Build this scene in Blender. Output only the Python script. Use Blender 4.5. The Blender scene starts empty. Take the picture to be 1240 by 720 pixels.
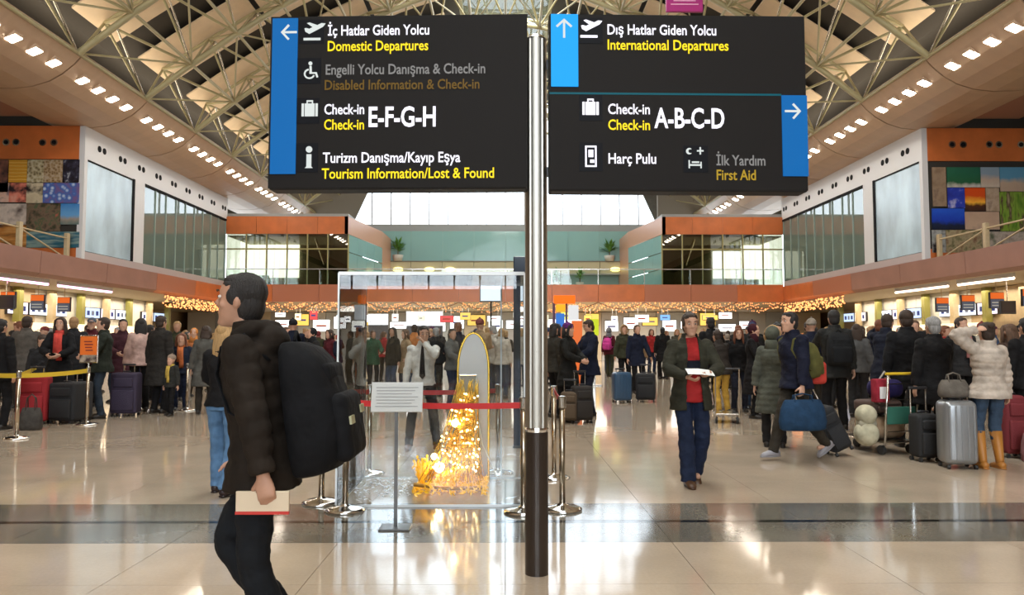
import bpy, bmesh, math, random
import numpy as np
from mathutils import Vector, Matrix, Euler
PI = math.pi
R = math.radians
random.seed(7)
SC = bpy.context.scene
COL = SC.collection

# ---------------------------------------------------------------- camera
FPX, CW, CH = 900.0, 1240.0, 720.0
CAM = Vector((0, 0, 1.45))
PITCH, YAW = math.atan(52 / FPX), -math.atan(8 / FPX)
cam_data = bpy.data.cameras.new('camera')
cam_data.sensor_fit = 'HORIZONTAL'
cam_data.sensor_width = 36
cam_data.lens = 36 * FPX / CW
cam_data.clip_end = 400
cam = bpy.data.objects.new('camera', cam_data)
COL.objects.link(cam)
cam.location = CAM
cam.rotation_euler = (PI / 2 + PITCH, 0, YAW)
SC.camera = cam
CM = cam.rotation_euler.to_matrix()


def ray(px, py):
    return CM @ Vector(((px - 620) / FPX, (360 - py) / FPX, -1))


def P(px, py, d):
    """world point seen at a pixel, at world depth Y = d"""
    v = ray(px, py)
    return CAM + v * (d / v.y)


def F(px, py):
    """floor point seen at a pixel"""
    v = ray(px, py)
    return CAM + v * (-CAM.z / v.z)


# ---------------------------------------------------------------- world, exposure, large lights
world = bpy.data.worlds.new('world')
SC.world = world
world.use_nodes = True
bg = world.node_tree.nodes['Background']
bg.inputs[0].default_value = (0.86, 0.93, 1.0, 1)
bg.inputs[1].default_value = 4.0
SC.view_settings.view_transform = 'Standard'
SC.view_settings.look = 'None'
SC.view_settings.exposure = 0.2
SC.view_settings.gamma = 1
SC.view_settings.use_curve_mapping = False
SC.cycles.max_bounces = 7
SC.cycles.diffuse_bounces = 3
SC.cycles.glossy_bounces = 4
SC.cycles.transparent_max_bounces = 16
SC.cycles.transmission_bounces = 4
SC.cycles.caustics_reflective = False
SC.cycles.caustics_refractive = False
SC.cycles.sample_clamp_indirect = 6


def area_light(name, loc, rot, sx, sy, power, color=(1, 1, 1), spread=180):
    l = bpy.data.lights.new(name, 'AREA')
    l.shape = 'RECTANGLE'
    l.size, l.size_y, l.energy, l.color = sx, sy, power, color
    l.spread = R(spread)
    o = bpy.data.objects.new(name, l)
    COL.objects.link(o)
    o.location, o.rotation_euler = loc, rot
    return o


# daylight let in by the long roof light and the big window behind the photographer
area_light('roof_daylight', (0, 14, 18.4), (0, 0, 0), 4.4, 66, 7200, (1.0, 0.96, 0.9))
area_light('rear_window_daylight', (0, -25.5, 8.6), (-PI / 2, 0, PI), 20, 11, 4200, (0.9, 0.95, 1.0))
for s in (-1, 1):   # uplights behind the soffit lips, washing the roof
    area_light('roof_uplight', (s * 14.1, 16, 10.5), (0, PI - s * R(28), 0), 0.5, 66, 1000, (1.0, 0.84, 0.62))
for s in (-1, 1):   # lamps below the side galleries
    area_light('gallery_lamp', (s * 18.2, 27, 3.38), (0, 0, 0), 1.0, 26, 480, (1.0, 0.84, 0.62))
area_light('gallery_lamp', (0, 46, 3.38), (0, 0, 0), 26, 8, 2400, (1.0, 0.9, 0.78))

# ---------------------------------------------------------------- materials
MATS = {}


def mat(name, col=(0.5, 0.5, 0.5), rough=0.5, metal=0.0, emit=None, es=1.0, var=0.0, vscale=8.0, bump=0.0, bscale=60.0, spec=0.5, aniso=None, light=True):
    if name in MATS:
        return MATS[name]
    m = bpy.data.materials.new(name)
    m.use_nodes = True
    nt = m.node_tree
    b = nt.nodes['Principled BSDF']
    b.inputs['Base Color'].default_value = (*col, 1)
    b.inputs['Roughness'].default_value = rough
    b.inputs['Metallic'].default_value = metal
    b.inputs['Specular IOR Level'].default_value = spec
    if emit:
        b.inputs['Emission Color'].default_value = (*emit, 1)
        b.inputs['Emission Strength'].default_value = es
        if not light:
            m.cycles.emission_sampling = 'NONE'
    if var or bump:
        tc = nt.nodes.new('ShaderNodeTexCoord')
        mp = nt.nodes.new('ShaderNodeMapping')
        nt.links.new(tc.outputs['Object'], mp.inputs[0])
        if aniso:
            mp.inputs['Scale'].default_value = aniso
    if var:
        n = nt.nodes.new('ShaderNodeTexNoise')
        n.inputs['Scale'].default_value = vscale
        n.inputs['Detail'].default_value = 5
        nt.links.new(mp.outputs[0], n.inputs['Vector'])
        r = nt.nodes.new('ShaderNodeValToRGB')
        r.color_ramp.elements[0].position = 0.3
        r.color_ramp.elements[1].position = 0.7
        r.color_ramp.elements[0].color = (*[max(0, c * (1 - var)) for c in col], 1)
        r.color_ramp.elements[1].color = (*[min(1, c * (1 + var)) for c in col], 1)
        nt.links.new(n.outputs[0], r.inputs[0])
        nt.links.new(r.outputs[0], b.inputs['Base Color'])
    if bump:
        n2 = nt.nodes.new('ShaderNodeTexNoise')
        n2.inputs['Scale'].default_value = bscale
        nt.links.new(mp.outputs[0], n2.inputs['Vector'])
        bp = nt.nodes.new('ShaderNodeBump')
        bp.inputs['Strength'].default_value = bump
        bp.inputs['Distance'].default_value = 0.02
        nt.links.new(n2.outputs[0], bp.inputs['Height'])
        nt.links.new(bp.outputs[0], b.inputs['Normal'])
    MATS[name] = m
    return m


def glass(name, tint=(1, 1, 1), ior=1.5, rough=0.0, body=None, amount=0.3):
    """thin pane: clear see-through plus Fresnel reflection, optionally a milky body"""
    if name in MATS:
        return MATS[name]
    m = bpy.data.materials.new(name)
    m.use_nodes = True
    nt = m.node_tree
    nt.nodes.clear()
    out = nt.nodes.new('ShaderNodeOutputMaterial')
    tr = nt.nodes.new('ShaderNodeBsdfTransparent')
    tr.inputs[0].default_value = (*tint, 1)
    gl = nt.nodes.new('ShaderNodeBsdfGlossy')
    gl.inputs['Roughness'].default_value = rough
    fr = nt.nodes.new('ShaderNodeFresnel')
    fr.inputs[0].default_value = ior
    mx = nt.nodes.new('ShaderNodeMixShader')
    nt.links.new(fr.outputs[0], mx.inputs[0])
    src = tr
    if body:
        df = nt.nodes.new('ShaderNodeBsdfDiffuse')
        df.inputs[0].default_value = (*body, 1)
        m2 = nt.nodes.new('ShaderNodeMixShader')
        m2.inputs[0].default_value = amount
        nt.links.new(tr.outputs[0], m2.inputs[1])
        nt.links.new(df.outputs[0], m2.inputs[2])
        src = m2
    nt.links.new(src.outputs[0], mx.inputs[1])
    nt.links.new(gl.outputs[0], mx.inputs[2])
    nt.links.new(mx.outputs[0], out.inputs[0])
    MATS[name] = m
    return m


def cloth(col, rough=0.85):
    lum = sum(col) / 3
    kf = .62 if lum < .2 else .85
    col = tuple((c * .9 + lum * .1) * kf for c in col)
    k = 'cloth_%d_%d_%d' % tuple(int(c * 1000) for c in col)
    return mat(k, col, rough, var=0.25, vscale=9, bump=0.8, bscale=11, spec=0.2)


# ---------------------------------------------------------------- mesh helpers
class MB:
    """collects shapes, links them as ONE mesh object"""

    def __init__(self):
        self.v, self.f = [], []

    def add(self, vs, fs):
        n = len(self.v)
        self.v += [tuple(p) for p in vs]
        self.f += [tuple(i + n for i in f) for f in fs]
        return self

    def box(self, c, s, rot=None):
        hx, hy, hz = s[0] / 2, s[1] / 2, s[2] / 2
        vs = [Vector((x, y, z)) for x in (-hx, hx) for y in (-hy, hy) for z in (-hz, hz)]
        if rot is not None:
            M = rot if isinstance(rot, Matrix) else Euler(rot).to_matrix()
            vs = [M @ p for p in vs]
        vs = [p + Vector(c) for p in vs]
        return self.add(vs, [(0, 1, 3, 2), (4, 6, 7, 5), (0, 4, 5, 1), (2, 3, 7, 6), (0, 2, 6, 4), (1, 5, 7, 3)])

    def bb(self, x0, x1, y0, y1, z0, z1):
        return self.box(((x0 + x1) / 2, (y0 + y1) / 2, (z0 + z1) / 2), (abs(x1 - x0), abs(y1 - y0), abs(z1 - z0)))

    def rbox(self, c, s, r=0.02, rot=None, seg=2):
        bm = bmesh.new()
        bmesh.ops.create_cube(bm, size=1)
        bmesh.ops.scale(bm, vec=s, verts=bm.verts)
        bmesh.ops.bevel(bm, geom=list(bm.edges), offset=min(r, min(s) * 0.49), segments=seg, profile=0.5, affect='EDGES')
        M = Matrix.Identity(3) if rot is None else (rot if isinstance(rot, Matrix) else Euler(rot).to_matrix())
        bm.verts.index_update()
        vs = [M @ v.co + Vector(c) for v in bm.verts]
        fs = [[v.index for v in f.verts] for f in bm.faces]
        bm.free()
        return self.add(vs, fs)

    def tube(self, pts, rads, n=8, ref=None, cap=True):
        """loft of elliptical rings along a path; rads: number or (a, b) per point"""
        pts = [Vector(p) for p in pts]
        if not isinstance(rads, (list, tuple)):
            rads = [rads] * len(pts)
        elif len(rads) != len(pts):
            rads = [rads] * len(pts)
        vs, fs = [], []
        refv = Vector(ref) if ref is not None else None
        prev = None
        for i, p in enumerate(pts):
            t = (pts[min(i + 1, len(pts) - 1)] - pts[max(i - 1, 0)])
            t = t.normalized() if t.length > 1e-9 else Vector((0, 0, 1))
            if refv is not None:
                a = refv - t * refv.dot(t)
            elif prev is not None:
                a = prev - t * prev.dot(t)
            else:
                a = Vector((1, 0, 0)) if abs(t.x) < 0.9 else Vector((0, 1, 0))
                a = a - t * a.dot(t)
            a.normalize()
            prev = a
            b = t.cross(a)
            r = rads[i]
            ra, rb = (r if isinstance(r, (tuple, list)) else (r, r))
            for k in range(n):
                th = 2 * PI * k / n
                vs.append(p + a * (math.cos(th) * ra) + b * (math.sin(th) * rb))
        m = len(pts)
        for i in range(m - 1):
            for k in range(n):
                k2 = (k + 1) % n
                fs.append((i * n + k, i * n + k2, (i + 1) * n + k2, (i + 1) * n + k))
        if cap:
            fs.append(tuple(range(n - 1, -1, -1)))
            fs.append(tuple((m - 1) * n + k for k in range(n)))
        return self.add(vs, fs)

    def ell(self, c, r, n=12, m=8, rot=None):
        M = Matrix.Identity(3) if rot is None else (rot if isinstance(rot, Matrix) else Euler(rot).to_matrix())
        c = Vector(c)
        vs = [M @ Vector((0, 0, -r[2])) + c]
        for i in range(1, m):
            ph = -PI / 2 + PI * i / m
            for k in range(n):
                th = 2 * PI * k / n
                vs.append(M @ Vector((r[0] * math.cos(ph) * math.cos(th), r[1] * math.cos(ph) * math.sin(th), r[2] * math.sin(ph))) + c)
        vs.append(M @ Vector((0, 0, r[2])) + c)
        fs = []
        for k in range(n):
            fs.append((0, 1 + (k + 1) % n, 1 + k))
            fs.append((len(vs) - 1, 1 + (m - 2) * n + k, 1 + (m - 2) * n + (k + 1) % n))
        for i in range(m - 2):
            for k in range(n):
                k2 = (k + 1) % n
                fs.append((1 + i * n + k, 1 + i * n + k2, 1 + (i + 1) * n + k2, 1 + (i + 1) * n + k))
        return self.add(vs, fs)

    def lathe(self, prof, c=(0, 0, 0), n=24):
        c = Vector(c)
        return self.tube([c + Vector((0, 0, z)) for r, z in prof], [max(r, 1e-4) for r, z in prof], n, ref=(1, 0, 0))

    def prism(self, outline, z0, z1, M=None):
        """outline in xy extruded in z"""
        n = len(outline)
        vs = [Vector((x, y, z0)) for x, y in outline] + [Vector((x, y, z1)) for x, y in outline]
        if M is not None:
            vs = [M @ v for v in vs]
        fs = [tuple(range(n - 1, -1, -1)), tuple(range(n, 2 * n))]
        fs += [(i, (i + 1) % n, n + (i + 1) % n, n + i) for i in range(n)]
        return self.add(vs, fs)

    def mesh(self, name='mesh', smooth=False):
        me = bpy.data.meshes.new(name)
        me.from_pydata(self.v, [], self.f)
        me.validate()
        bm = bmesh.new()
        bm.from_mesh(me)
        bmesh.ops.recalc_face_normals(bm, faces=bm.faces)
        bm.to_mesh(me)
        bm.free()
        if smooth:
            me.shade_smooth()
        return me

    def build(self, name, material, parent=None, smooth=False, **tags):
        return obj(name, self.mesh(name, smooth), material, parent, **tags)


def obj(name, me, material=None, parent=None, loc=None, rot=None, scale=None, **tags):
    o = bpy.data.objects.new(name, me)
    COL.objects.link(o)
    if material is not None:
        if len(me.materials) == 0:
            me.materials.append(material)
        elif me.materials[0] != material:
            o.material_slots[0].link = 'OBJECT'
            o.material_slots[0].material = material
    if parent is not None:
        o.parent = parent
    if loc is not None:
        o.location = loc
    if rot is not None:
        o.rotation_euler = rot
    if scale is not None:
        o.scale = (scale,) * 3 if isinstance(scale, (int, float)) else scale
    for k, v in tags.items():
        if v is not None:
            o[k] = v
    return o


def thing(name, label, cat, loc=(0, 0, 0), rz=0.0, group=None, kind=None, scale=1.0, rot=None):
    o = bpy.data.objects.new(name, None)
    COL.objects.link(o)
    o.empty_display_size = 0.1
    o.location = loc
    o.rotation_euler = rot if rot is not None else (0, 0, rz)
    o.scale = (scale,) * 3
    if label:
        o['label'] = label
    if cat:
        o['category'] = cat
    if group:
        o['group'] = group
    if kind:
        o['kind'] = kind
    return o


def struct(name, mb, material, label=None, cat=None, smooth=False):
    return mb.build(name, material, smooth=smooth, kind='structure', label=label, category=cat)


def remesh(mb, voxel, smooth_iter=2, name='mesh', post=None, solid=0, folds=0.0):
    me = mb.mesh(name)
    o = bpy.data.objects.new('tmp', me)
    COL.objects.link(o)
    m = o.modifiers.new('r', 'REMESH')
    m.mode = 'VOXEL'
    m.voxel_size = voxel
    if smooth_iter:
        s = o.modifiers.new('s', 'SMOOTH')
        s.iterations = smooth_iter
        s.factor = 0.5
    dg = bpy.context.evaluated_depsgraph_get()
    out = bpy.data.meshes.new_from_object(o.evaluated_get(dg))
    bpy.data.objects.remove(o)
    bpy.data.meshes.remove(me)
    out.name = name
    if folds:
        from mathutils import noise
        n_ = len(out.vertices)
        co = np.empty(n_ * 3, dtype=np.float32)
        out.vertices.foreach_get('co', co)
        nn = np.empty(n_ * 3, dtype=np.float32)
        out.vertices.foreach_get('normal', nn)
        co, nn = co.reshape(-1, 3), nn.reshape(-1, 3)
        dsp = np.array([noise.noise((x * 9, y * 9, z * 17)) + .5 * abs(noise.noise((x * 16 + 5, y * 16, z * 34))) for x, y, z in co.tolist()])
        co += nn * (dsp * folds)[:, None]
        out.vertices.foreach_set('co', co.ravel())
        out.update()
    if post:
        bm = bmesh.new()
        bm.from_mesh(out)
        dead = [f for f in bm.faces if post(f.calc_center_median())]
        bmesh.ops.delete(bm, geom=dead, context='FACES')
        if solid:
            bmesh.ops.solidify(bm, geom=list(bm.faces), thickness=solid)
        bm.to_mesh(out)
        bm.free()
    out.shade_smooth()
    return out
# ================================================================ STRUCTURE
orange = mat('orange_cladding', (0.62, 0.17, 0.045), 0.32, var=0.12, vscale=1.5)
mauve = mat('mauve_cladding', (0.34, 0.17, 0.125), 0.35, var=0.1, vscale=1.2)
white_wall = mat('white_panel_paint', (0.72, 0.73, 0.76), 0.45)
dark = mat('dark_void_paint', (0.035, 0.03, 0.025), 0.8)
dark_metal = mat('dark_metal', (0.05, 0.05, 0.055), 0.4, 0.6)
steel = mat('brushed_steel', (0.62, 0.6, 0.56), 0.22, 1.0)
chrome = mat('chrome', (0.8, 0.8, 0.8), 0.12, 1.0)
beige_paint = mat('beige_paint', (0.55, 0.44, 0.27), 0.6, var=0.08)
olive_steel = mat('olive_painted_steel', (0.42, 0.38, 0.22), 0.45)
grey_beam = mat('grey_beam_paint', (0.36, 0.37, 0.37), 0.6)

# ---- floor: polished stone tiles near the camera, one slab of the same stone beyond
def stone(name, col, col2, rough, scale=1.3, joint=None):
    m = bpy.data.materials.new(name)
    m.use_nodes = True
    nt = m.node_tree
    b = nt.nodes['Principled BSDF']
    tc = nt.nodes.new('ShaderNodeNewGeometry')
    n1 = nt.nodes.new('ShaderNodeTexNoise')
    n1.inputs['Scale'].default_value = scale
    n1.inputs['Detail'].default_value = 8
    n2 = nt.nodes.new('ShaderNodeTexNoise')
    n2.inputs['Scale'].default_value = 45
    n2.inputs['Detail'].default_value = 3
    ad = nt.nodes.new('ShaderNodeMath')
    ad.operation = 'MULTIPLY_ADD'
    ad.inputs[1].default_value = 0.35
    r = nt.nodes.new('ShaderNodeValToRGB')
    r.color_ramp.elements[0].position = 0.5
    r.color_ramp.elements[1].position = 0.85
    r.color_ramp.elements[0].color = (*col2, 1)
    r.color_ramp.elements[1].color = (*col, 1)
    nt.links.new(tc.outputs['Position'], n1.inputs['Vector'])
    nt.links.new(tc.outputs['Position'], n2.inputs['Vector'])
    nt.links.new(n2.outputs[0], ad.inputs[0])
    nt.links.new(n1.outputs[0], ad.inputs[2])
    nt.links.new(ad.outputs[0], r.inputs[0])
    src = r.outputs[0]
    if joint:
        bk = nt.nodes.new('ShaderNodeTexBrick')
        bk.offset = 0
        bk.inputs['Scale'].default_value = 1
        bk.inputs['Mortar Size'].default_value = 0.002
        bk.inputs['Brick Width'].default_value = joint
        bk.inputs['Row Height'].default_value = joint
        nt.links.new(tc.outputs['Position'], bk.inputs['Vector'])
        mx = nt.nodes.new('ShaderNodeMix')
        mx.data_type = 'RGBA'
        mx.inputs['B'].default_value = (0.16, 0.12, 0.09, 1)
        nt.links.new(bk.outputs['Fac'], mx.inputs['Factor'])
        nt.links.new(src, mx.inputs['A'])
        src = mx.outputs['Result']
    nt.links.new(src, b.inputs['Base Color'])
    b.inputs['Roughness'].default_value = rough
    b.inputs['Specular IOR Level'].default_value = 0.62
    bp = nt.nodes.new('ShaderNodeBump')
    bp.inputs['Strength'].default_value = 0.05
    bp.inputs['Distance'].default_value = 0.02
    n3 = nt.nodes.new('ShaderNodeTexNoise')
    n3.inputs['Scale'].default_value = 2.2
    nt.links.new(tc.outputs['Position'], n3.inputs['Vector'])
    nt.links.new(n3.outputs[0], bp.inputs['Height'])
    nt.links.new(bp.outputs[0], b.inputs['Normal'])
    MATS[name] = m
    return m

floor_stone = stone('polished_beige_stone', (0.5, 0.4, 0.3), (0.4, 0.32, 0.24), 0.085, joint=1.2)
tile_stone = stone('polished_beige_tile', (0.5, 0.4, 0.3), (0.4, 0.32, 0.24), 0.085)
band_stone = stone('dark_green_grey_stone', (0.2, 0.18, 0.145), (0.12, 0.108, 0.088), 0.1)
black_stone = stone('black_stone', (0.02, 0.018, 0.015), (0.012, 0.012, 0.01), 0.12)

fl = thing('floor', None, None, kind='structure')
MB().bb(-30, 30, -26, 60, -0.2, -0.03).build('slab', mat('screed', (0.12, 0.1, 0.08), 0.9), fl)
Y0, Y1 = 3.6, 12.0
BAND = (5.44, 6.72)
m_ = MB()
m_.bb(-30, 30, -26, Y0 - 0.004, -0.03, 0).bb(-30, 30, Y1 + 0.004, 60, -0.03, 0).bb(-30, -7.204, Y0, BAND[0] - 0.004, -0.03, 0).bb(7.204, 30, Y0, BAND[0] - 0.004, -0.03, 0)
m_.bb(-30, -7.204, BAND[1] + 0.004, Y1, -0.03, 0).bb(7.204, 30, BAND[1] + 0.004, Y1, -0.03, 0)
m_.build('stone_paving', floor_stone, fl)
def tiles(x0, x1, nx, y0, y1, ny, material, g=0.0018):
    w, h = (x1 - x0) / nx, (y1 - y0) / ny
    me = MB().bb(-w / 2 + g, w / 2 - g, -h / 2 + g, h / 2 - g, -0.03, 0).mesh('tile')
    for i in range(nx):
        for j in range(ny):
            obj('tile', me, material, fl, loc=(x0 + (i + .5) * w, y0 + (j + .5) * h, 0))
tiles(-7.2, 7.2, 12, Y0, BAND[0], 2, tile_stone)
tiles(-7.2, 7.2, 12, BAND[1], Y1, 5, tile_stone)
tiles(-10.8, 10.8, 18, BAND[0], 6.02, 1, band_stone)
tiles(-10.8, 10.8, 18, 6.1, BAND[1], 1, band_stone)
tiles(-10.8, 10.8, 6, 6.02, 6.1, 1, black_stone)

# ---- shell walls far outside, back and rear gables
ARCH_A, ARCH_B, HALF = 16.6, 6.5, 12.9
def zl(x):
    return ARCH_A - ARCH_B * (min(abs(x), HALF + 1.4) / HALF) ** 1.6
BAY, Y_FIRST, Y_LAST = 4.2, -24.0, 51.6
trusses_y = [22.1 + BAY * k for k in range(-11, 8)]
wall_paint = mat('warm_wall_paint', (0.5, 0.4, 0.26), 0.7, var=0.1, vscale=0.7)
struct('wall_left', MB().bb(-24, -23.8, -26, 60, 0, 11), wall_paint)
struct('wall_right', MB().bb(23.8, 24, -26, 60, 0, 11), wall_paint)
struct('wall_back', MB().bb(-24, 24, 56, 56.2, 0, 5.0), wall_paint)
# back gable: solid cheeks and the big bright window
def gable(name, y, zbot, wname):
    g = MB()
    for s in (-1, 1):
        xs = [10.9, 24]
        g.add([(s * 10.4, y, zbot), (s * 24, y, zbot), (s * 24, y, 19), (s * 8.6, y, 19), (s * 8.6, y, 13.3)],
              [(0, 1, 2, 3, 4)])
    w = struct(name, g, mat('gable_grey', (0.22, 0.2, 0.17), 0.8))
    so = w.modifiers.new('s', 'SOLIDIFY')
    so.thickness = 0.2
    win = thing(wname, None, None, kind='structure')
    fr = MB()
    n = 16
    gl_m = glass('clear_window_glass', (0.97, 0.99, 1.0))
    for k in range(n + 1):
        x = -10.4 + 20.8 * k / n
        fr = MB().bb(x - 0.04, x + 0.04, y - 0.08, y + 0.08, zbot, 17)
        fr.build('mullion', mat('mullion_grey', (0.45, 0.45, 0.46), 0.4), win)
    for z in (zbot, 13.0, 16.6):
        MB().bb(-10.4, 10.4, y - 0.07, y + 0.07, z - 0.05, z + 0.05).build('transom', mat('mullion_grey'), win)
    for k in range(n):
        x = -10.4 + 20.8 * k / n
        w_ = 20.8 / n
        MB().bb(x + .04, x + w_ - .04, y - .01, y + .01, zbot + .05, 12.95).build('pane', gl_m, win)
    return win
gable('wall_back_gable', 50.4, 9.3, 'window_1')
gable('wall_rear_gable', -24.5, 4.0, 'window_2')
struct('wall_rear', MB().bb(-24, 24, -24.7, -24.5, 0, 4.0), wall_paint)
struct('trim_1', MB().bb(-10.4, 10.4, 50.2, 50.6, 8.75, 9.3), grey_beam)

# ---- roof deck with skylight gap, beige ceiling panels and space-frame trusses
NS = 8
xs = [HALF * 1.1 * i / NS for i in range(-NS, NS + 1)]
def zu(x):
    return zl(x / 1.1) + 1.2
deck = MB()
xx = [-23.8, -16] + [x for x in xs if x <= -2.5] + [-2.3]
for sgn in (-1, 1):
    prof = [(sgn * abs(x), (zu(x) + 0.45) if abs(x) < 14.3 else (11.6 if abs(x) < 17 else 11.0)) for x in xx]
    vs, fs = [], []
    for (x, z) in prof:
        vs += [(x, -24.5, z), (x, 50.4, z)]
    for i in range(len(prof) - 1):
        fs.append((2 * i, 2 * i + 1, 2 * i + 3, 2 * i + 2))
    deck.add(vs, fs)
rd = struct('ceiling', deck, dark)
sky_m = glass('skylight_glass', (0.8, 0.93, 0.95), body=(0.7, 0.85, 0.85), amount=0.25)
sk = thing('window_3', None, None, kind='structure')
for k, y in enumerate(trusses_y[:-1]):
    MB().bb(-2.25, 2.25, y + .06, y + BAY - .06, 18.66, 18.68).build('pane', sky_m, sk)
    MB().bb(-2.3, 2.3, y - .06, y + .06, 18.55, 18.75).build('glazing_bar', white_wall, sk)
for s in (-1, 1):
    MB().bb(s * 2.3 - .1, s * 2.3 + .1, -24, 50.4, 18.4, 18.9).build('edge_beam', olive_steel, sk)

cp = thing('ceiling_panels', None, None, kind='structure')
cp.name = 'ceiling_lining'
panel_m = mat('beige_acoustic_panel', (0.75, 0.6, 0.43), 0.7, var=0.06, vscale=2)
for y in trusses_y[:-1]:
    for s in (-1, 1):
        for (xa, xb) in ((13.6, 9.8), (9.6, 6.2), (6.0, 3.0)):
            vs = []
            seg = 3
            for i in range(seg + 1):
                x = xa + (xb - xa) * i / seg
                z = zu(x) + 0.12
                for yy in (y + .75, y + 3.45):
                    vs += [(s * x, yy, z), (s * x, yy, z + 0.06)]
            fs = []
            for i in range(seg):
                a = i * 4
                fs += [(a, a + 4, a + 6, a + 2), (a + 1, a + 3, a + 7, a + 5), (a, a + 1, a + 5, a + 4), (a + 2, a + 6, a + 7, a + 3)]
            e = seg * 4
            fs += [(0, 2, 3, 1), (e, e + 1, e + 3, e + 2)]
            if y > 2:
                MB().add(vs, fs).build('panel', panel_m, cp)
            else:
                MB().add(vs, fs).build('panel', panel_m, cp)

UNIT = MB().tube([(0, 0, 0), (0, 0, 1)], 1.0, 6, ref=(1, 0, 0)).mesh('strut', True)
def bar(name, a, b, r, material, parent):
    a, b = Vector(a), Vector(b)
    d = b - a
    o = obj(name, UNIT, material, parent)
    o.location = a
    o.rotation_euler = d.to_track_quat('Z', 'Y').to_euler()
    o.scale = (r, r, d.length)
    return o
lx = [HALF * i / NS for i in range(-NS, NS + 1)]
_x = 0
ordn = ['first', 'second', 'third', 'fourth', 'fifth', 'sixth', 'seventh', 'eighth', 'ninth', 'tenth', 'eleventh', 'twelfth', 'thirteenth', 'fourteenth', 'fifteenth', 'sixteenth', 'seventeenth', 'eighteenth', 'nineteenth', 'twentieth']
ti = 0
for y in trusses_y:
    vis = 14 < y
    if not vis and y < -1 and False:
        continue
    lab = None
    t = thing('roof_truss', None, None, (0, 0, 0), kind='structure')
    if vis:
        ti += 1
    low = [Vector((x, y, zl(x))) for x in lx]
    for i in range(len(low) - 1):
        bar('lower_chord', low[i], low[i + 1], 0.1, olive_steel, t)
    yb = y + BAY / 2
    upx = [(xs[i] + xs[i + 1]) / 2 for i in range(len(xs) - 1)]
    up = [Vector((x, yb, zu(x))) for x in upx]
    if y == trusses_y[-1]:
        break
    for i in range(len(up) - 1):
        bar('upper_chord', up[i], up[i + 1], 0.065, olive_steel, t)
    if vis:
        for i in range(len(up)):
            for q in (low[i], low[i + 1]):
                bar('strut', q, up[i], 0.048, olive_steel, t)
                bar('strut', q + Vector((0, BAY, 0)), up[i], 0.048, olive_steel, t)
        for i in range(len(low)):
            bar('purlin', low[i], low[i] + Vector((0, BAY, 0)), 0.06, olive_steel, t)
            if i < len(low) - 1:
                bar('diagonal', low[i + (i % 2)], low[i + 1 - (i % 2)] + Vector((0, BAY, 0)), 0.035, olive_steel, t)
        for i in (0, 1, 2, 14, 15, 16):   # extra bracing close to the eaves
            j = min(i, len(low) - 1)
            s = -1 if i < 8 else 1
            bar('brace', low[j], low[j] + Vector((0, BAY / 2, 1.7)), 0.035, steel, t)
            bar('brace', low[j] + Vector((0, BAY, 0)), low[j] + Vector((0, BAY / 2, 1.7)), 0.035, steel, t)

# ---- curved soffits with square downlights
sof_m = mat('tan_soffit_panel', (0.54, 0.39, 0.275), 0.42, var=0.05, vscale=3, aniso=(0.2, 1, 0.2))
lamp_m = mat('downlight_glow', (1, 0.95, 0.85), 0.5, emit=(1.0, 0.87, 0.72), es=32)
def nth(n):
    tens = {2: 'twenty', 3: 'thirty', 4: 'forty'}
    if n <= 20:
        return ordn[n - 1]
    t_, u = divmod(n, 10)
    return tens[t_][:-1] + 'ieth' if u == 0 else tens[t_] + '-' + ordn[u - 1]
prof_ctrl = [(12.9, 10.14), (13.15, 9.86), (13.5, 9.56), (13.9, 9.33), (14.4, 9.17), (15.0, 9.1), (15.7, 9.12), (16.4, 9.2)]
for s in (-1, 1):
    side = 'left' if s < 0 else 'right'
    so = thing('ceiling_soffit_' + side, None, None, kind='structure')
    n_ = 0
    for y in [22.35 + BAY * k for k in range(-11, 7)]:
        vs, fs = [], []
        y0, y1 = y + 0.035, y + BAY - 0.035
        for (x, z) in prof_ctrl:
            vs += [(s * x, y0, z), (s * x, y1, z), (s * x, y0, z + 0.06), (s * x, y1, z + 0.06)]
        for i in range(len(prof_ctrl) - 1):
            a = 4 * i
            fs += [(a, a + 1, a + 5, a + 4), (a + 2, a + 6, a + 7, a + 3), (a, a + 4, a + 6, a + 2), (a + 1, a + 3, a + 7, a + 5)]
        fs += [(0, 2, 3, 1), (4 * 7, 4 * 7 + 1, 4 * 7 + 3, 4 * 7 + 2)]
        MB().add(vs, fs).build('soffit_panel', sof_m, so)
        # downlights sit on the steep lip of the curve
        for k, dy in enumerate((0.8, 1.7, 2.6, 3.5)):
            yy = y + dy
            if yy > 49 or yy < 14:
                continue
            nrm = Vector((0.29 , 0, 0.30)).normalized()
            t = thing('downlight', None, 'light', (s * 13.36, yy, 9.64), rot=(0, s * R(22), 0), group='square downlights along the %s ceiling soffit' % side)
            t['sidx'] = n_
            obj('frame', None, None) if False else None
            MB().box((0, 0, 0.05), (0.36, 0.36, 0.13)).build('housing', sof_m, t)
            MB().box((0, 0, -0.022), (0.3, 0.3, 0.02)).build('diffuser', lamp_m, t)
            n_ += 1
            n_row = n_
            t['label'] = 'square downlight in the %s soffit, %s from the camera end' % (side, nth(n_))
            del t['sidx']
    # dark backing strip and pink lower cove
    struct('trim_%d' % (2 if s < 0 else 3), MB().bb(s * 15.0, s * 16.4, -24, 50, 9.28, 9.4), dark)
    MB().bb(s * 16.5, s * 18.5, -24, 26.2, 9.42, 9.5).build('cove_board', mat('pink_cove', (0.42, 0.22, 0.16), 0.6), so)

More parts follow.
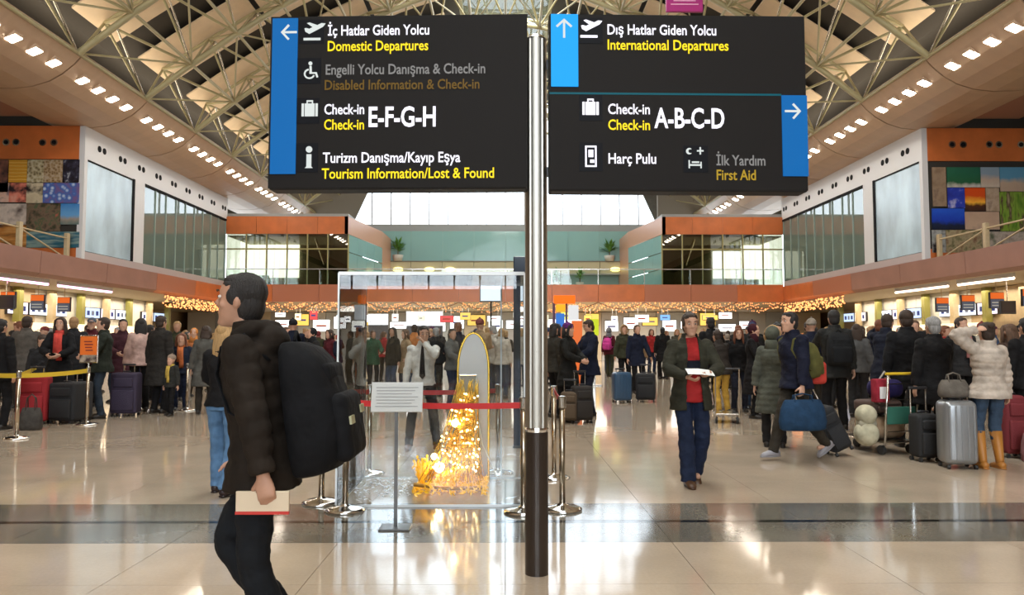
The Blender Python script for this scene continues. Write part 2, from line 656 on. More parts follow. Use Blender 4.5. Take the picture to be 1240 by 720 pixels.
# ---- side galleries: slab, fascia, railing
for s in (-1, 1):
    side = 'left' if s < 0 else 'right'
    g = thing('floor_gallery_' + side, None, None, kind='structure')
    MB().bb(s * 15.15, s * 23.8, -24, 56, 3.52, 4.2).build('slab', mat('gallery_soffit', (0.5, 0.42, 0.28), 0.7), g)
    for k in range(16):     # fascia panels 4 m long
        ya, yb = -24 + 4.0 * k, -24 + 4.0 * (k + 1) - 0.02
        m = mauve if k < 14 else (mat('dusty_copper', (0.47, 0.17, 0.09), 0.3) if k < 15 else orange)
        MB().add([(s * 15.16, ya, 3.5), (s * 15.0, ya, 3.62), (s * 14.96, ya, 4.34), (s * 15.16, ya, 4.34),
                  (s * 15.16, yb, 3.5), (s * 15.0, yb, 3.62), (s * 14.96, yb, 4.34), (s * 15.16, yb, 4.34)],
                 [(0, 1, 2, 3), (4, 7, 6, 5), (0, 4, 5, 1), (1, 5, 6, 2), (2, 6, 7, 3), (3, 7, 4, 0)]).build('fascia_panel', m, g)
    rl = thing('railing', 'pale beige gallery railing with slanting bars on the %s' % side, 'railing', (0, 0, 0))
    py = [26.0 - 2.55 * k for k in range(0, 9)]
    for k, y in enumerate(py):
        MB().rbox((s * 15.35, y, 4.2 + 0.5), (0.14, 0.16, 1.0), 0.02).build('post', beige_paint, rl)
        if k < len(py) - 1:
            bar('handrail', (s * 15.35, y, 5.02), (s * 15.35, py[k + 1], 5.02), 0.03, beige_paint, rl)
            bar('slanting_bar', (s * 15.35, y, 4.3), (s * 15.35, py[k + 1], 5.0), 0.028, beige_paint, rl)

# ---- upper boxes beside the hall
vent_dark = mat('vent_black', (0.01, 0.01, 0.012), 0.7, spec=.1)
green_glass = glass('green_curtain_glass', (0.55, 0.72, 0.66), 2.4, 0.0, body=(0.3, 0.42, 0.38), amount=0.55)
frost = mat('frosted_blue_film', (0.5, 0.66, 0.8), 0.25, var=0.3, vscale=0.9, aniso=(1, 1, 0.5))
for s in (-1, 1):
    side = 'left' if s < 0 else 'right'
    b = thing('wall_gallery_' + side, None, None, kind='structure')
    X = s * 15.0
    MB().bb(X, X + s * .2, 26.3, 39.8, 7.92, 9.1).build('upper_panel', white_wall, b)
    MB().bb(X, X + s * .2, 26.3, 26.5, 4.3, 7.92).build('corner_post', white_wall, b)
    MB().bb(X, X + s * .2, 29.9, 30.75, 4.62, 7.92).build('wall_panel', white_wall, b)
    MB().bb(X, X + s * .2, 26.5, 39.8, 4.3, 4.62).build('sill_panel', mat('pale_mauve', (0.5, 0.42, 0.42), 0.4), b)
    MB().bb(X + s * .02, X + s * .12, 26.5, 29.75, 4.64, 7.9).build('film_panel', frost, b)
    MB().bb(X - s * .02, X + s * .1, 29.75, 29.9, 4.62, 7.95).build('dark_edge', vent_dark, b)
    MB().bb(X - s * .015, X + s * .1, 26.5, 29.8, 7.88, 7.93).build('dark_edge', vent_dark, b)
    MB().bb(X - s * .02, X + s * .1, 30.75, 39.8, 7.86, 7.96).build('dark_edge', vent_dark, b)
    for k in range(9):
        y0 = 30.75 + k * 1.0
        MB().bb(X + s * .04, X + s * .06, y0 + .03, y0 + .99, 4.62, 7.86).build('pane', green_glass, b)
        MB().bb(X + s * .0, X + s * .1, y0 + .99, y0 + 1.03, 4.62, 7.86).build('mullion', mat('mullion_green', (0.3, 0.4, 0.36), 0.4), b)
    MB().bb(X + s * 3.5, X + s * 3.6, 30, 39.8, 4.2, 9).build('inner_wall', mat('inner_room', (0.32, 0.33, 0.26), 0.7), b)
    for k in range(9):
        y0 = 27.4 + 1.5 * k
        for q in (-.17, .17):
            MB().tube([(X - s * .015, y0 + q, 8.5), (X + s * .02, y0 + q, 8.5)], 0.12, 12).build('vent', vent_dark, b)
    # front face towards the camera: orange band, mural, orange strip
    MB().bb(X + s * .2, s * 23.8, 26.3, 26.5, 7.9, 9.1).build('orange_band', orange, b)
    MB().bb(X + s * .2, s * 23.8, 26.32, 26.5, 4.2, 4.72).build('orange_band', orange, b)
    MB().bb(X + s * .2, s * 23.8, 26.36, 26.5, 4.7, 7.9).build('mural_backing', dark, b)
    for (vx, lit) in ((16.1, False), (16.5, False), (17.45, False), (17.8, False), (18.6, False)):
        MB().tube([(s * vx, 26.28, 8.5), (s * vx, 26.32, 8.5)], 0.13, 14).build('vent_rim', chrome, b)
        MB().tube([(s * vx, 26.27, 8.5), (s * vx, 26.30, 8.5)], 0.08, 12).build('vent', vent_dark, b)
    # end face of the box
    MB().bb(X, s * 23.8, 39.8, 39.9, 8.1, 9.1).build('end_panel', white_wall, b)

# ---- inner corner boxes at the back
refl_glass = glass('dark_gallery_glass', (0.5, 0.5, 0.42), 2.3)
teal = glass('teal_glass', (0.45, 0.75, 0.75), 1.6, 0.05, body=(0.35, 0.62, 0.62), amount=0.75)
for s in (-1, 1):
    side = 'left' if s < 0 else 'right'
    b = thing('wall_corner_' + side, None, None, kind='structure')
    x0, x1, xb = s * 15.1, s * 8.5, s * 7.65
    for k in range(4):
        xa = x0 + (x1 - x0) * k / 4
        xc = x0 + (x1 - x0) * (k + 1) / 4 - s * -0.012
        MB().bb(xa, xc, 40, 40.2, 7.2, 8.15).build('orange_panel', orange if k else orange, b)
    vs = [(x1, 40, 7.2), (xb, 46, 7.2), (xb, 46, 8.2), (x1, 40, 8.15), (x1 + s * .2, 40, 7.2), (xb + s * .2, 46, 7.2), (xb + s * .2, 46, 8.2), (x1 + s * .2, 40, 8.15)]
    MB().add(vs, [(0, 1, 2, 3), (4, 7, 6, 5), (0, 4, 5, 1), (3, 2, 6, 7), (1, 5, 6, 2), (0, 3, 7, 4)]).build('orange_panel', mat('pale_copper', (0.6, 0.33, 0.22), 0.35), b)
    MB().bb(x0, x1, 40, 50, 8.15, 8.3).build('roof_slab', grey_beam, b)
    n = 6
    for k in range(n):
        xa = x0 + (x1 - x0) * k / n
        xc = x0 + (x1 - x0) * (k + 1) / n
        MB().bb(xa + s * -.03, xc, 40.08, 40.1, 4.45, 7.2).build('pane', refl_glass, b)
        MB().bb(xc - .03, xc + .03, 40.02, 40.14, 4.45, 7.2).build('mullion', mat('brass_frame', (0.35, 0.3, 0.12), 0.4, 0.3), b)
    MB().bb(x0, x1, 40.03, 40.13, 6.35, 6.42).build('transom', mat('brass_frame'), b)
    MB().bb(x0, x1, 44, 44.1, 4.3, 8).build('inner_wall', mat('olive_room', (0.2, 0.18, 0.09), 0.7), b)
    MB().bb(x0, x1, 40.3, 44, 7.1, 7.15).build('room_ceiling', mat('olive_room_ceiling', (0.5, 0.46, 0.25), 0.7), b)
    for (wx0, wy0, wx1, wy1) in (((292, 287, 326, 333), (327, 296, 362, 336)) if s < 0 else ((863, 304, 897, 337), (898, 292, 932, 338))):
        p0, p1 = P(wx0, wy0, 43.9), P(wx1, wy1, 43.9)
        MB().bb(p0.x, p1.x, 43.85, 43.95, p1.z, p0.z).build('sky_reflection_pane', mat('sky_reflection_pane', (.9, .95, 1), .4, emit=(.92, .96, 1), es=6.0), b)  # glowing pane added behind the glass in place of its white sky reflection
    for k in range(4):      # teal side glazing in three rows
        ya, yb = 40 + 1.5 * k, 41.5 + 1.5 * k
        xa, xc = x1 + (xb - x1) * k / 4, x1 + (xb - x1) * (k + 1) / 4
        for (za, zb) in ((4.45, 5.3), (5.34, 6.2), (6.24, 7.18)):
            MB().add([(xa, ya + .03, za), (xc, yb - .03, za), (xc, yb - .03, zb), (xa, ya + .03, zb),
                      (xa + s * .03, ya + .03, za), (xc + s * .03, yb - .03, za), (xc + s * .03, yb - .03, zb), (xa + s * .03, ya + .03, zb)],
                     [(0, 1, 2, 3), (4, 7, 6, 5), (0, 4, 5, 1), (3, 2, 6, 7), (1, 5, 6, 2), (0, 3, 7, 4)]).build('pane', teal, b)
    MB().bb(xb - s * .0, xb + s * .25, 46, 50, 4.4, 8.2).build('end_wall', mat('pale_copper'), b)
    # hanging brass string ornament behind the glass
    MB().tube([(s * 10.4, 40.6, 7.0), (s * 10.15, 40.6, 6.3), (s * 9.9, 40.6, 5.6)], 0.06, 6).build('hanging_ornament', mat('brass_glow', (0.8, 0.6, 0.3), 0.3, 0.6), b)

# ---- middle gallery at the back
g = thing('floor_gallery_back', None, None, kind='structure')
MB().bb(-15.1, 15.1, 40.05, 56, 3.55, 4.35).build('slab', mat('gallery_soffit'), g)
for k in range(12):
    xa = -15 + 2.5 * k
    MB().bb(xa + .008, xa + 2.492, 39.85, 40.05, 3.52, 4.45).build('fascia_panel', orange if 2 < k < 9 or k in (0, 11) else mat('dusty_copper', (0.47, 0.17, 0.09), 0.3), g)
rl = thing('glass_railing', 'long glass railing along the back gallery edge', 'railing')
for k in range(12):
    xa = -15 + 2.5 * k
    MB().bb(xa + .02, xa + 2.48, 39.94, 39.96, 4.45, 5.25).build('pane', glass('clear_rail_glass', (0.93, 0.98, 0.96)), rl)
    MB().bb(xa - .02, xa + .02, 39.92, 39.98, 4.45, 5.28).build('post', steel, rl)
MB().bb(-15, 15, 39.92, 39.98, 5.26, 5.31).build('handrail', steel, rl)
b = thing('wall_gallery_back', None, None, kind='structure')
for k in range(8):
    xa = -8.4 + 2.1 * k
    MB().bb(xa + .015, xa + 2.085, 49.3, 49.5, 5.9, 6.7).build('beige_panel', mat('beige_gallery_panel', (0.52, 0.47, 0.3), 0.6), b)
    MB().bb(xa + .01, xa + 2.09, 49.5, 49.53, 6.72, 8.75).build('pane', teal, b)
MB().bb(-8.4, 8.4, 50.1, 50.3, 4.3, 8.75).build('rear_panel', mat('rear_teal', (0.32, 0.5, 0.48), 0.6), b)
MB().bb(-8.4, 8.4, 49.28, 49.55, 5.82, 5.9).build('ledge', grey_beam, b)
MB().bb(-8.4, 8.4, 49.28, 49.6, 6.66, 6.74).build('ledge', mat('dark_ledge', (0.2, 0.17, 0.12), 0.6), b)
for (px, s_) in ((482, 1), (350 + 142, .0), (520, 1), (545, 1), (738, .0), (745, 1), (770, .0)):
    if s_:
        p = P(px, 326, 49.2)
        MB().ell((p.x, 49.2, p.z), (0.35, 0.06, 0.16), 12, 6).build('wall_lamp', mat('gallery_lamp_glow', (1, .9, .5), 0.5, emit=(1, 0.85, 0.3), es=1.6), b, smooth=True)

# plants on the gallery
leafm = mat('leaf_green', (0.13, 0.3, 0.05), 0.5, var=0.4, vscale=5)
potm = mat('pot_white', (0.6, 0.58, 0.52), 0.4)
def plant(label, loc, h, r, leaves=46):
    t = thing('potted_plant', label, 'plant', loc, group='plants along the back gallery')
    MB().lathe([(r * .35, 0), (r * .45, h * .3), (r * .42, h * .31)]).build('pot', potm, t, smooth=True)
    MB().tube([(0, 0, h * .25), (0, 0, h * .8)], 0.03, 6).build('stem', mat('bark', (0.15, .1, .05), .8), t)
    m = MB()
    rnd = random.Random(int(loc[0] * 77))
    for k in range(leaves):
        a, e = rnd.uniform(0, 2 * PI), rnd.uniform(-.3, 1.3)
        q = Vector((0, 0, h * rnd.uniform(.45, .8)))
        dirv = Vector((math.cos(a) * math.cos(e), math.sin(a) * math.cos(e), math.sin(e)))
        tip = q + dirv * r * rnd.uniform(.7, 1.1)
        sd = dirv.cross(Vector((0, 0, 1))).normalized() * r * .12
        mid = (q + tip) / 2 + Vector((0, 0, .04))
        m.add([q, mid + sd, tip, mid - sd, mid + Vector((0, 0, .02))], [(0, 1, 4), (1, 2, 4), (2, 3, 4), (3, 0, 4)])
    m.build('foliage', leafm, t, kind='stuff')
plant('bushy green plant on the left of the upper back ledge', (-7.05, 48.9, 6.74) if False else (P(482, 300, 49.4).x, 49.4, 6.74), 1.3, 0.8)
plant('bushy green plant on the right of the upper back ledge', (P(738, 300, 49.4).x, 49.4, 6.74), 1.2, 0.8)
plant('low green plant just right of the sign pole behind the glass railing', (P(674, 300, 41).x, 41, 4.35), 1.0, 0.5)
plant('second low green plant right of the sign pole behind the glass railing', (P(702, 300, 41).x, 41, 4.35), 1.0, 0.5)
# ================================================================ MURALS (flat prints)
def print_mat(name, stops, scale=1.2, wave=False, aniso=(1, 1, 1), kind='noise'):
    m = bpy.data.materials.new(name)
    m.use_nodes = True
    nt = m.node_tree
    b = nt.nodes['Principled BSDF']
    b.inputs['Roughness'].default_value = 0.35
    g = nt.nodes.new('ShaderNodeTexCoord')
    mp = nt.nodes.new('ShaderNodeMapping')
    mp.inputs['Scale'].default_value = aniso
    nt.links.new(g.outputs['Object'], mp.inputs[0])
    if kind == 'noise':
        n = nt.nodes.new('ShaderNodeTexNoise')
        n.inputs['Scale'].default_value = scale
        n.inputs['Detail'].default_value = 3
        o = n.outputs[0]
        nt.links.new(mp.outputs[0], n.inputs['Vector'])
    elif kind == 'voronoi':
        n = nt.nodes.new('ShaderNodeTexVoronoi')
        n.inputs['Scale'].default_value = scale
        o = n.outputs['Distance']
        nt.links.new(mp.outputs[0], n.inputs['Vector'])
    elif kind == 'wave':
        n = nt.nodes.new('ShaderNodeTexWave')
        n.bands_direction = 'Z'
        n.inputs['Scale'].default_value = scale
        n.inputs['Distortion'].default_value = 1.5
        o = n.outputs['Fac']
        nt.links.new(mp.outputs[0], n.inputs['Vector'])
    else:   # vertical bands: position in z
        sp = nt.nodes.new('ShaderNodeSeparateXYZ')
        nt.links.new(mp.outputs[0], sp.inputs[0])
        nz = nt.nodes.new('ShaderNodeTexNoise')
        nz.inputs['Scale'].default_value = 4
        nt.links.new(g.outputs['Object'], nz.inputs['Vector'])
        ma = nt.nodes.new('ShaderNodeMath')
        ma.operation = 'MULTIPLY_ADD'
        ma.inputs[1].default_value = 0.25
        nt.links.new(nz.outputs[0], ma.inputs[0])
        nt.links.new(sp.outputs['Z'], ma.inputs[2])
        m2 = nt.nodes.new('ShaderNodeMath')
        m2.operation = 'MULTIPLY_ADD'
        m2.inputs[1].default_value = scale
        m2.inputs[2].default_value = 0.4
        nt.links.new(ma.outputs[0], m2.inputs[0])
        o = m2.outputs[0]
    r = nt.nodes.new('ShaderNodeValToRGB')
    cr = r.color_ramp
    while len(cr.elements) < len(stops):
        cr.elements.new(0.5)
    for e, (p, c) in zip(cr.elements, stops):
        e.position = p
        e.color = (*c, 1)
    nt.links.new(o, r.inputs[0])
    nt.links.new(r.outputs[0], b.inputs['Base Color'])
    return m

def mural(side, label, cells):
    t = thing('photo_mural', label, 'mural', (0, 0, 0))
    s = -1 if side == 'left' else 1
    for i, (x0, y0, x1, y1, args) in enumerate(cells):
        if s > 0:
            x0, x1 = x0 - 7, x1 - 6
        a, b = P(x0, y0, 26.3), P(x1, y1, 26.3)
        c = ((a.x + b.x) / 2, 26.31, (a.z + b.z) / 2)
        w, h = abs(b.x - a.x), abs(a.z - b.z)
        me = MB().box((0, 0, 0), (w - .02, .03, h - .02)).mesh('picture')
        obj('picture', me, print_mat('print_%s_%d' % (side, i), *args), t, loc=c)
K = (0.015, 0.012, 0.02)
mural('left', 'tall photo collage mural of crafts and landscapes on the left box', [
    (-40, 193, 10, 233, ([(.3, (.5, .2, .12)), (.6, K), (.8, (.1, .08, .1))], 1.5)),
    (10, 193, 33, 221, ([(.3, (.75, .36, .03)), (.6, (.4, .15, .01)), (.8, (.85, .5, .1))], 2.6, False, (1, 1, 1), 'wave')),
    (33, 193, 53, 221, ([(.1, (.1, .07, .03)), (.5, (.45, .38, .22)), (.8, (.6, .55, .4))], 9, False, (1, 1, 1), 'voronoi')),
    (53, 193, 76, 221, ([(.1, (.16, .08, .03)), (.5, (.4, .28, .15)), (.8, (.5, .4, .3))], 11, False, (1, 1, 1), 'voronoi')),
    (76, 193, 96, 221, ([(.45, K), (.6, (.05, .05, .09)), (.68, (.6, .65, .7))], 4)),
    (-40, 221, 11, 245, ([(.3, (.6, .3, .22)), (.55, (.75, .5, .4)), (.7, (.1, .1, .16))], 2)),
    (11, 221, 32, 245, ([(.42, K), (.55, (.75, .22, .15)), (.7, (.8, .4, .3))], 2.2)),
    (32, 221, 52, 246, ([(.4, K), (.52, (.65, .55, .38)), (.7, (.55, .45, .3))], 1.8)),
    (52, 221, 96, 246, ([(.1, (.6, .7, .85)), (.4, (.05, .15, .5)), (.8, (.2, .12, .3))], 5, False, (1, 1, 1), 'voronoi')),
    (-40, 246, 32, 272, ([(.3, (.5, .42, .34)), (.5, (.65, .55, .48)), (.75, (.12, .09, .08))], 2)),
    (32, 246, 73, 280, ([(.35, (.03, .04, .02)), (.5, (.2, .13, .09)), (.62, (.08, .12, .06)), (.75, (.5, .12, .1))], 3.4)),
    (73, 246, 96, 272, ([(.0, (.02, .14, .16)), (.35, (.35, .3, .25)), (.5, (.15, .4, .75)), (1, (.04, .22, .6))], 1.1, False, (1, 1, 1), 'bands')),
    (-40, 272, 32, 300, ([(.35, K), (.5, (.5, .2, .04)), (.65, (.7, .4, .15))], 1.6, False, (.5, 1, 2.5))),
    (32, 280, 96, 300, ([(.2, (.03, .2, .12)), (.45, (.02, .12, .2)), (.6, (.25, .35, .32)), (.8, (.03, .25, .38))], 2.5, False, (.4, 1, 3))),
])
mural('right', 'tall photo collage mural of sunsets and landscapes on the right box', [
    (1135, 202, 1153, 250, ([(.3, (.2, .13, .08)), (.55, (.35, .25, .17)), (.75, (.15, .09, .07))], 2.5)),
    (1153, 202, 1194, 227, ([(.0, (.6, .55, .5)), (.3, (.02, .12, .05)), (1, (.02, .14, .08))], 1.8, False, (1, 1, 1), 'bands')),
    (1194, 202, 1217, 227, ([(.0, (.65, .55, .45)), (.5, (.6, .45, .35)), (.8, (.3, .4, .5))], 1.8, False, (1, 1, 1), 'bands')),
    (1217, 202, 1280, 232, ([(.0, (.55, .4, .3)), (.4, (.6, .45, .33)), (.7, (.12, .35, .55))], 1.6, False, (1, 1, 1), 'bands')),
    (1154, 227, 1175, 252, ([(.35, (.02, .03, .3)), (.55, (.03, .06, .5)), (.72, (.6, .6, .8))], 2.4)),
    (1135, 252, 1175, 278, ([(.0, (.01, .01, .02)), (.3, (.01, .02, .06)), (.5, (.01, .05, .5)), (.9, (.02, .1, .65))], 1.2, False, (1, 1, 1), 'bands')),
    (1175, 227, 1200, 256, ([(.0, (.03, .02, .02)), (.3, (.1, .03, .01)), (.45, (1.0, .5, .05)), (.7, (.7, .08, .01))], 1.2, False, (1, 1, 1), 'bands')),
    (1200, 227, 1217, 256, ([(.3, (.3, .2, .12)), (.55, (.5, .38, .28)), (.75, (.2, .13, .1))], 3)),
    (1175, 256, 1217, 278, ([(.3, (.5, .33, .24)), (.6, (.6, .42, .3)), (.8, (.3, .2, .18))], 1.4)),
    (1217, 232, 1280, 280, ([(.35, (.08, .2, .02)), (.5, (.25, .4, .05)), (.6, (.08, .05, .03)), (.75, (.5, .4, .25))], 2.2, False, (2, 1, .6))),
    (1135, 278, 1152, 306, ([(.3, (.3, .34, .33)), (.5, (.4, .42, .42)), (.65, K)], 2.5)),
    (1152, 278, 1196, 306, ([(.35, (.12, .12, .05)), (.5, (.4, .33, .2)), (.7, (.2, .1, .06))], 4)),
    (1196, 280, 1280, 306, ([(.3, (.2, .15, .12)), (.5, (.5, .42, .36)), (.7, (.1, .12, .07))], 3)),
])

# ================================================================ SIGN POLE AND LIT SIGNS
DS = 4.6
base = F(650, 694)
DP = base.y
pole = thing('sign_pole', 'tall round steel pole with dark lower half carrying the two departure signs', 'pole', (base.x, DP, 0))
bare = P(651, 50, DP).z
split = P(650, 519, DP).z
prof = []
def grooved(r, z0, z1, n=48, groove=True):
    m = MB()
    ring = []
    for k in range(n):
        th = 2 * PI * k / n
        rr = r * (1 - (0.08 if (groove and k % 8 == 0) else 0))
        ring.append((rr * math.cos(th), rr * math.sin(th)))
    return m.prism(ring, z0, z1)
grooved(0.071, split, bare).build('steel_shaft', mat('pole_steel', (0.4, 0.375, 0.33), 0.42, 1.0), pole)
MB().lathe([(0.0, 0), (0.073, 0), (0.073, split - .02), (0.071, split)], n=36).build('dark_sleeve', mat('pole_brown', (0.035, 0.024, 0.018), 0.28, 0.3), pole, smooth=False)
MB().lathe([(0.074, split - .015), (0.076, split), (0.073, split + .012)], n=36).build('collar', chrome, pole)
MB().lathe([(0.072, bare), (0.074, bare + .005), (0.05, bare + .03), (0.0, bare + .035)], n=36).build('cap', steel, pole)
MB().ell((0.0, -.066, P(650, 425, DP).z), (0.006, .006, .006), 8, 6).build('rivet', chrome, pole)
MB().bb(-.42, .42, -.02, .02, 2.5, 2.56).build('bracket', dark_metal, pole)
MB().bb(-.42, .42, -.02, .02, 3.2, 3.26).build('bracket', dark_metal, pole)

face_m = mat('sign_black_face', (0.012, 0.010, 0.009), 0.6, spec=0.12)
case_m = mat('sign_case', (0.018, 0.018, 0.02), 0.5, 0.0, spec=0.2)
def em(name, c, s):
    return mat(name, tuple(q * .15 for q in c), 0.5, emit=c, es=s, light=False, spec=.15)
T_WHITE = em('lit_white', (0.93, 0.9, 1.0), 1.15)
T_YEL = em('lit_yellow', (1.0, 0.72, 0.01), 1.0)
T_GREY = em('lit_grey', (0.33, 0.32, 0.31), 0.55)
T_DIM = em('dim_yellow', (0.22, 0.12, 0.01), 0.5)
T_DIM2 = em('half_dim_yellow', (0.5, 0.32, 0.02), 0.7)
T_ICON = em('icon_pale', (0.75, 0.8, 0.78), 0.75)
T_BLUE = em('lit_blue', (0.0, 0.13, 0.42), 0.8)
T_BLUE2 = em('bright_blue', (0.005, 0.32, 0.85), 1.0)

def text_mesh(s, width, height, bold=0.0):
    c = bpy.data.curves.new('txt', 'FONT')
    c.body = s
    c.size = 1
    c.offset = bold
    c.extrude = 0.01
    c.resolution_u = 3
    o = bpy.data.objects.new('txt', c)
    COL.objects.link(o)
    dg = bpy.context.evaluated_depsgraph_get()
    me = bpy.data.meshes.new_from_object(o.evaluated_get(dg))
    bpy.data.objects.remove(o)
    co = np.array([v.co[:] for v in me.vertices])
    x0, x1 = co[:, 0].min(), co[:, 0].max()
    capm = 0.72
    for v in me.vertices:
        v.co = ((v.co.x - x0) / (x1 - x0) * width, v.co.y / capm * height, v.co.z * 0.1)
    return me

def sign(name, label, L, Rr, T, B, yaw, pivot_px):
    """local frame: u to the right, v down, in photo pixels, on a plane that turns about its pole-side edge"""
    s = DS / FPX
    o3 = P(pivot_px, T, DS - .05)
    t = thing(name, label, 'sign', (o3.x, o3.y, o3.z), yaw)
    def pt(x, y, w=0.0):
        return Vector(((x - pivot_px) * s * (1.012 if pivot_px == 640 else 1.006), -w, -(y - T) * s * 1.0))
    def put(me_or_mb, name_, m, x, y, w=0.012):
        me = me_or_mb if isinstance(me_or_mb, bpy.types.Mesh) else me_or_mb.mesh(name_)
        return obj(name_, me, m, t, loc=pt(x, y, w), rot=(PI / 2, 0, 0))
    def rect(name_, m, x0, y0, x1, y1, w=0.0, th=0.008):
        a, b = pt(x0, y0), pt(x1, y1)
        return MB().bb(a.x, b.x, -w - th, -w, b.z, a.z).build(name_, m, t)
    W, H = (Rr - L) * s, (B - T) * s
    a, b = pt(L, T), pt(Rr, B)
    MB().rbox(((a.x + b.x) / 2, 0.07, (a.z + b.z) / 2), (W, 0.14, H), 0.012).build('case', case_m, t)
    a, b = pt(L + 1.5, T + 1.5), pt(Rr - 1.5, B - 1.5)
    MB().bb(a.x, b.x, -.006, .0, b.z, a.z).build('face', face_m, t)
    def line(txt, x0, x1, base_, cap, m, bold=0.012):
        o = put(text_mesh(txt, (x1 - x0) * s, cap * s, bold), 'text_line', m, x0, base_, 0.010)
        return o
    def poly(name_, m, pts, w=0.010):
        mm = MB().prism([(x * s, -y * s) for x, y in pts], 0, 0.003)
        return put(mm, name_, m, 0 + pivot_px * 0 + 0, 0, w) if False else obj(name_, mm.mesh(name_), m, t, loc=pt(pivot_px, T, w) + Vector((-pivot_px * s, 0, T * s)), rot=(PI / 2, 0, 0))
    return t, put, rect, line, poly, s

def arrow(poly, m, cx, cy, r, ang):
    ca, sa = math.cos(ang), math.sin(ang)
    def q(pts):
        return [(cx + x * ca - y * sa, cy + x * sa + y * ca) for x, y in pts]
    w = 1.3
    poly('arrow', m, q([(-r, -w), (r - 2, -w), (r - 2, w), (-r, w)]))
    for s_ in (1, -1):
        poly('arrow', m, q([(r, 0), (r - 9, s_ * 10), (r - 11, s_ * 8.2), (r - 3.4, 0)][::s_]))
def plane_icon(poly, m, x, y, k=1.0):
    poly('pictogram', m, [(x + a * k, y + b * k) for a, b in [(-11, 0), (-6, 3), (11, -6), (14, -10), (9, -10.5), (4, -8), (-6, -11.5), (-9, -10.5), (-2, -5.5), (-6, -3.5), (-10, -4.5), (-12, -4)]])
    poly('pictogram', m, [(x - 13, y + 8), (x + 8, y + 8), (x + 8, y + 11), (x - 13, y + 11)])
def case_icon(poly, m, x, y):
    for (a, b) in ((-10, -7), (-6, 6), (7, 10)):
        poly('pictogram', m, [(x + a, y - 6), (x + b, y - 6), (x + b, y + 10), (x + a, y + 10)])
    for q in ([(-4, -10), (4, -10), (4, -8), (-4, -8)], [(-4, -8), (-2.5, -8), (-2.5, -6), (-4, -6)], [(2.5, -8), (4, -8), (4, -6), (2.5, -6)]):
        poly('pictogram', m, [(x + a, y + b) for a, b in q])
def circle(cx, cy, r, n=14):
    return [(cx + r * math.cos(2 * PI * k / n), cy + r * math.sin(2 * PI * k / n)) for k in range(n)]

t, put, rect, line, poly, s_ = sign('departure_sign', 'black lit sign for domestic departures with a blue strip on its left edge', 324, 640, 16, 233, R(-2.0), 640)
rect('blue_strip', T_BLUE, 328, 20, 359, 214, .006)
rect('icon_tile', mat('icon_black', (0.004, 0.004, 0.006), .5, spec=.1), 360, 22, 391, 52, .006, .002)
rect('icon_tile', mat('icon_black'), 359, 70, 388, 102, .006, .002)
rect('icon_tile', mat('icon_black'), 358, 120, 387, 152, .006, .002)
rect('icon_tile', mat('icon_black'), 357, 176, 386, 212, .006, .002)
arrow(poly, T_ICON, 345, 38, 10, PI)
for p_ in t.children:
    if p_.name.startswith('arrow'):
        p_.location.y -= 0.006
plane_icon(poly, T_ICON, 376, 37)
line('İç Hatlar Giden Yolcu', 396, 521, 42, 13, T_WHITE)
line('Domestic Departures', 396, 520, 61.5, 13, T_YEL)
line('Engelli Yolcu Danışma & Check-in', 394, 590, 91, 13, T_GREY)
line('Disabled Information & Check-in', 393, 583, 110, 12.5, T_DIM)
line('Check-in', 393, 442, 140.5, 13, T_WHITE)
line('Check-in', 393, 442, 159.5, 13, T_YEL)
line('E-F-G-H', 447, 529, 156, 25, T_WHITE, 0.02)
line('Turizm Danışma/Kayıp Eşya', 392, 560, 200.5, 13, T_WHITE)
line('Tourism Information/Lost & Found', 391, 601, 220, 13, T_YEL)
case_icon(poly, T_ICON, 372, 133)
poly('pictogram', T_ICON, circle(372, 184, 4))
poly('pictogram', T_ICON, [(369, 190), (375, 190), (375, 205), (377, 207), (367, 207), (369, 205)])
# wheelchair pictogram
poly('pictogram', T_ICON, circle(372, 77, 2.4))
poly('pictogram', T_ICON, [(371, 80), (373.5, 80), (374, 88), (380, 88), (382, 94), (380, 95), (378, 90), (371, 90)])
ring = [(371 + 7 * math.cos(a), 90 + 6.5 * math.sin(a)) for a in [R(q) for q in range(20, 261, 24)]] + [(371 + 5 * math.cos(a), 90 + 4.6 * math.sin(a)) for a in [R(q) for q in range(260, 19, -24)]]
poly('pictogram', T_ICON, ring)

t, put, rect, line, poly, s_ = sign('departure_sign', 'black lit sign for international departures with up and right arrows', 664, 980, 16, 236, R(.8), 664)
rect('blue_strip', T_BLUE2, 667, 18, 700, 108, .006)
rect('blue_strip', T_BLUE, 948, 117, 979, 217, .006)
rect('divider_line', em('teal_line', (0.0, 0.12, 0.16), .6), 665, 115, 948, 117.4, .006, .002)
rect('icon_tile', mat('icon_black'), 701, 22, 730, 54, .006, .002)
rect('icon_tile', mat('icon_black'), 701, 118, 729, 150, .006, .002)
rect('icon_tile', mat('icon_black'), 701, 177, 729, 212, .006, .002)
rect('icon_tile', mat('icon_black'), 827, 180, 857, 213, .006, .002)
arrow(poly, T_ICON, 683, 36, 12, -PI / 2)
arrow(poly, T_ICON, 963, 137, 10, 0)
for p_ in t.children:
    if p_.name.startswith('arrow'):
        p_.location.y -= 0.006
plane_icon(poly, T_WHITE, 716, 36)
line('Dış Hatlar Giden Yolcu', 736, 870, 42.5, 13, T_WHITE)
line('International Departures', 736, 885, 61.5, 13, T_YEL)
line('Check-in', 736, 787, 141.5, 13, T_WHITE)
line('Check-in', 736, 787, 161, 13, T_YEL)
line('A-B-C-D', 792, 878, 158, 25, T_WHITE, 0.02)
line('Harç Pulu', 736, 794, 202.5, 13, T_WHITE)
line('İlk Yardım', 867, 927, 204, 13, T_GREY)
line('First Aid', 867, 915, 222, 13, T_DIM2)
case_icon(poly, T_WHITE, 715, 133)
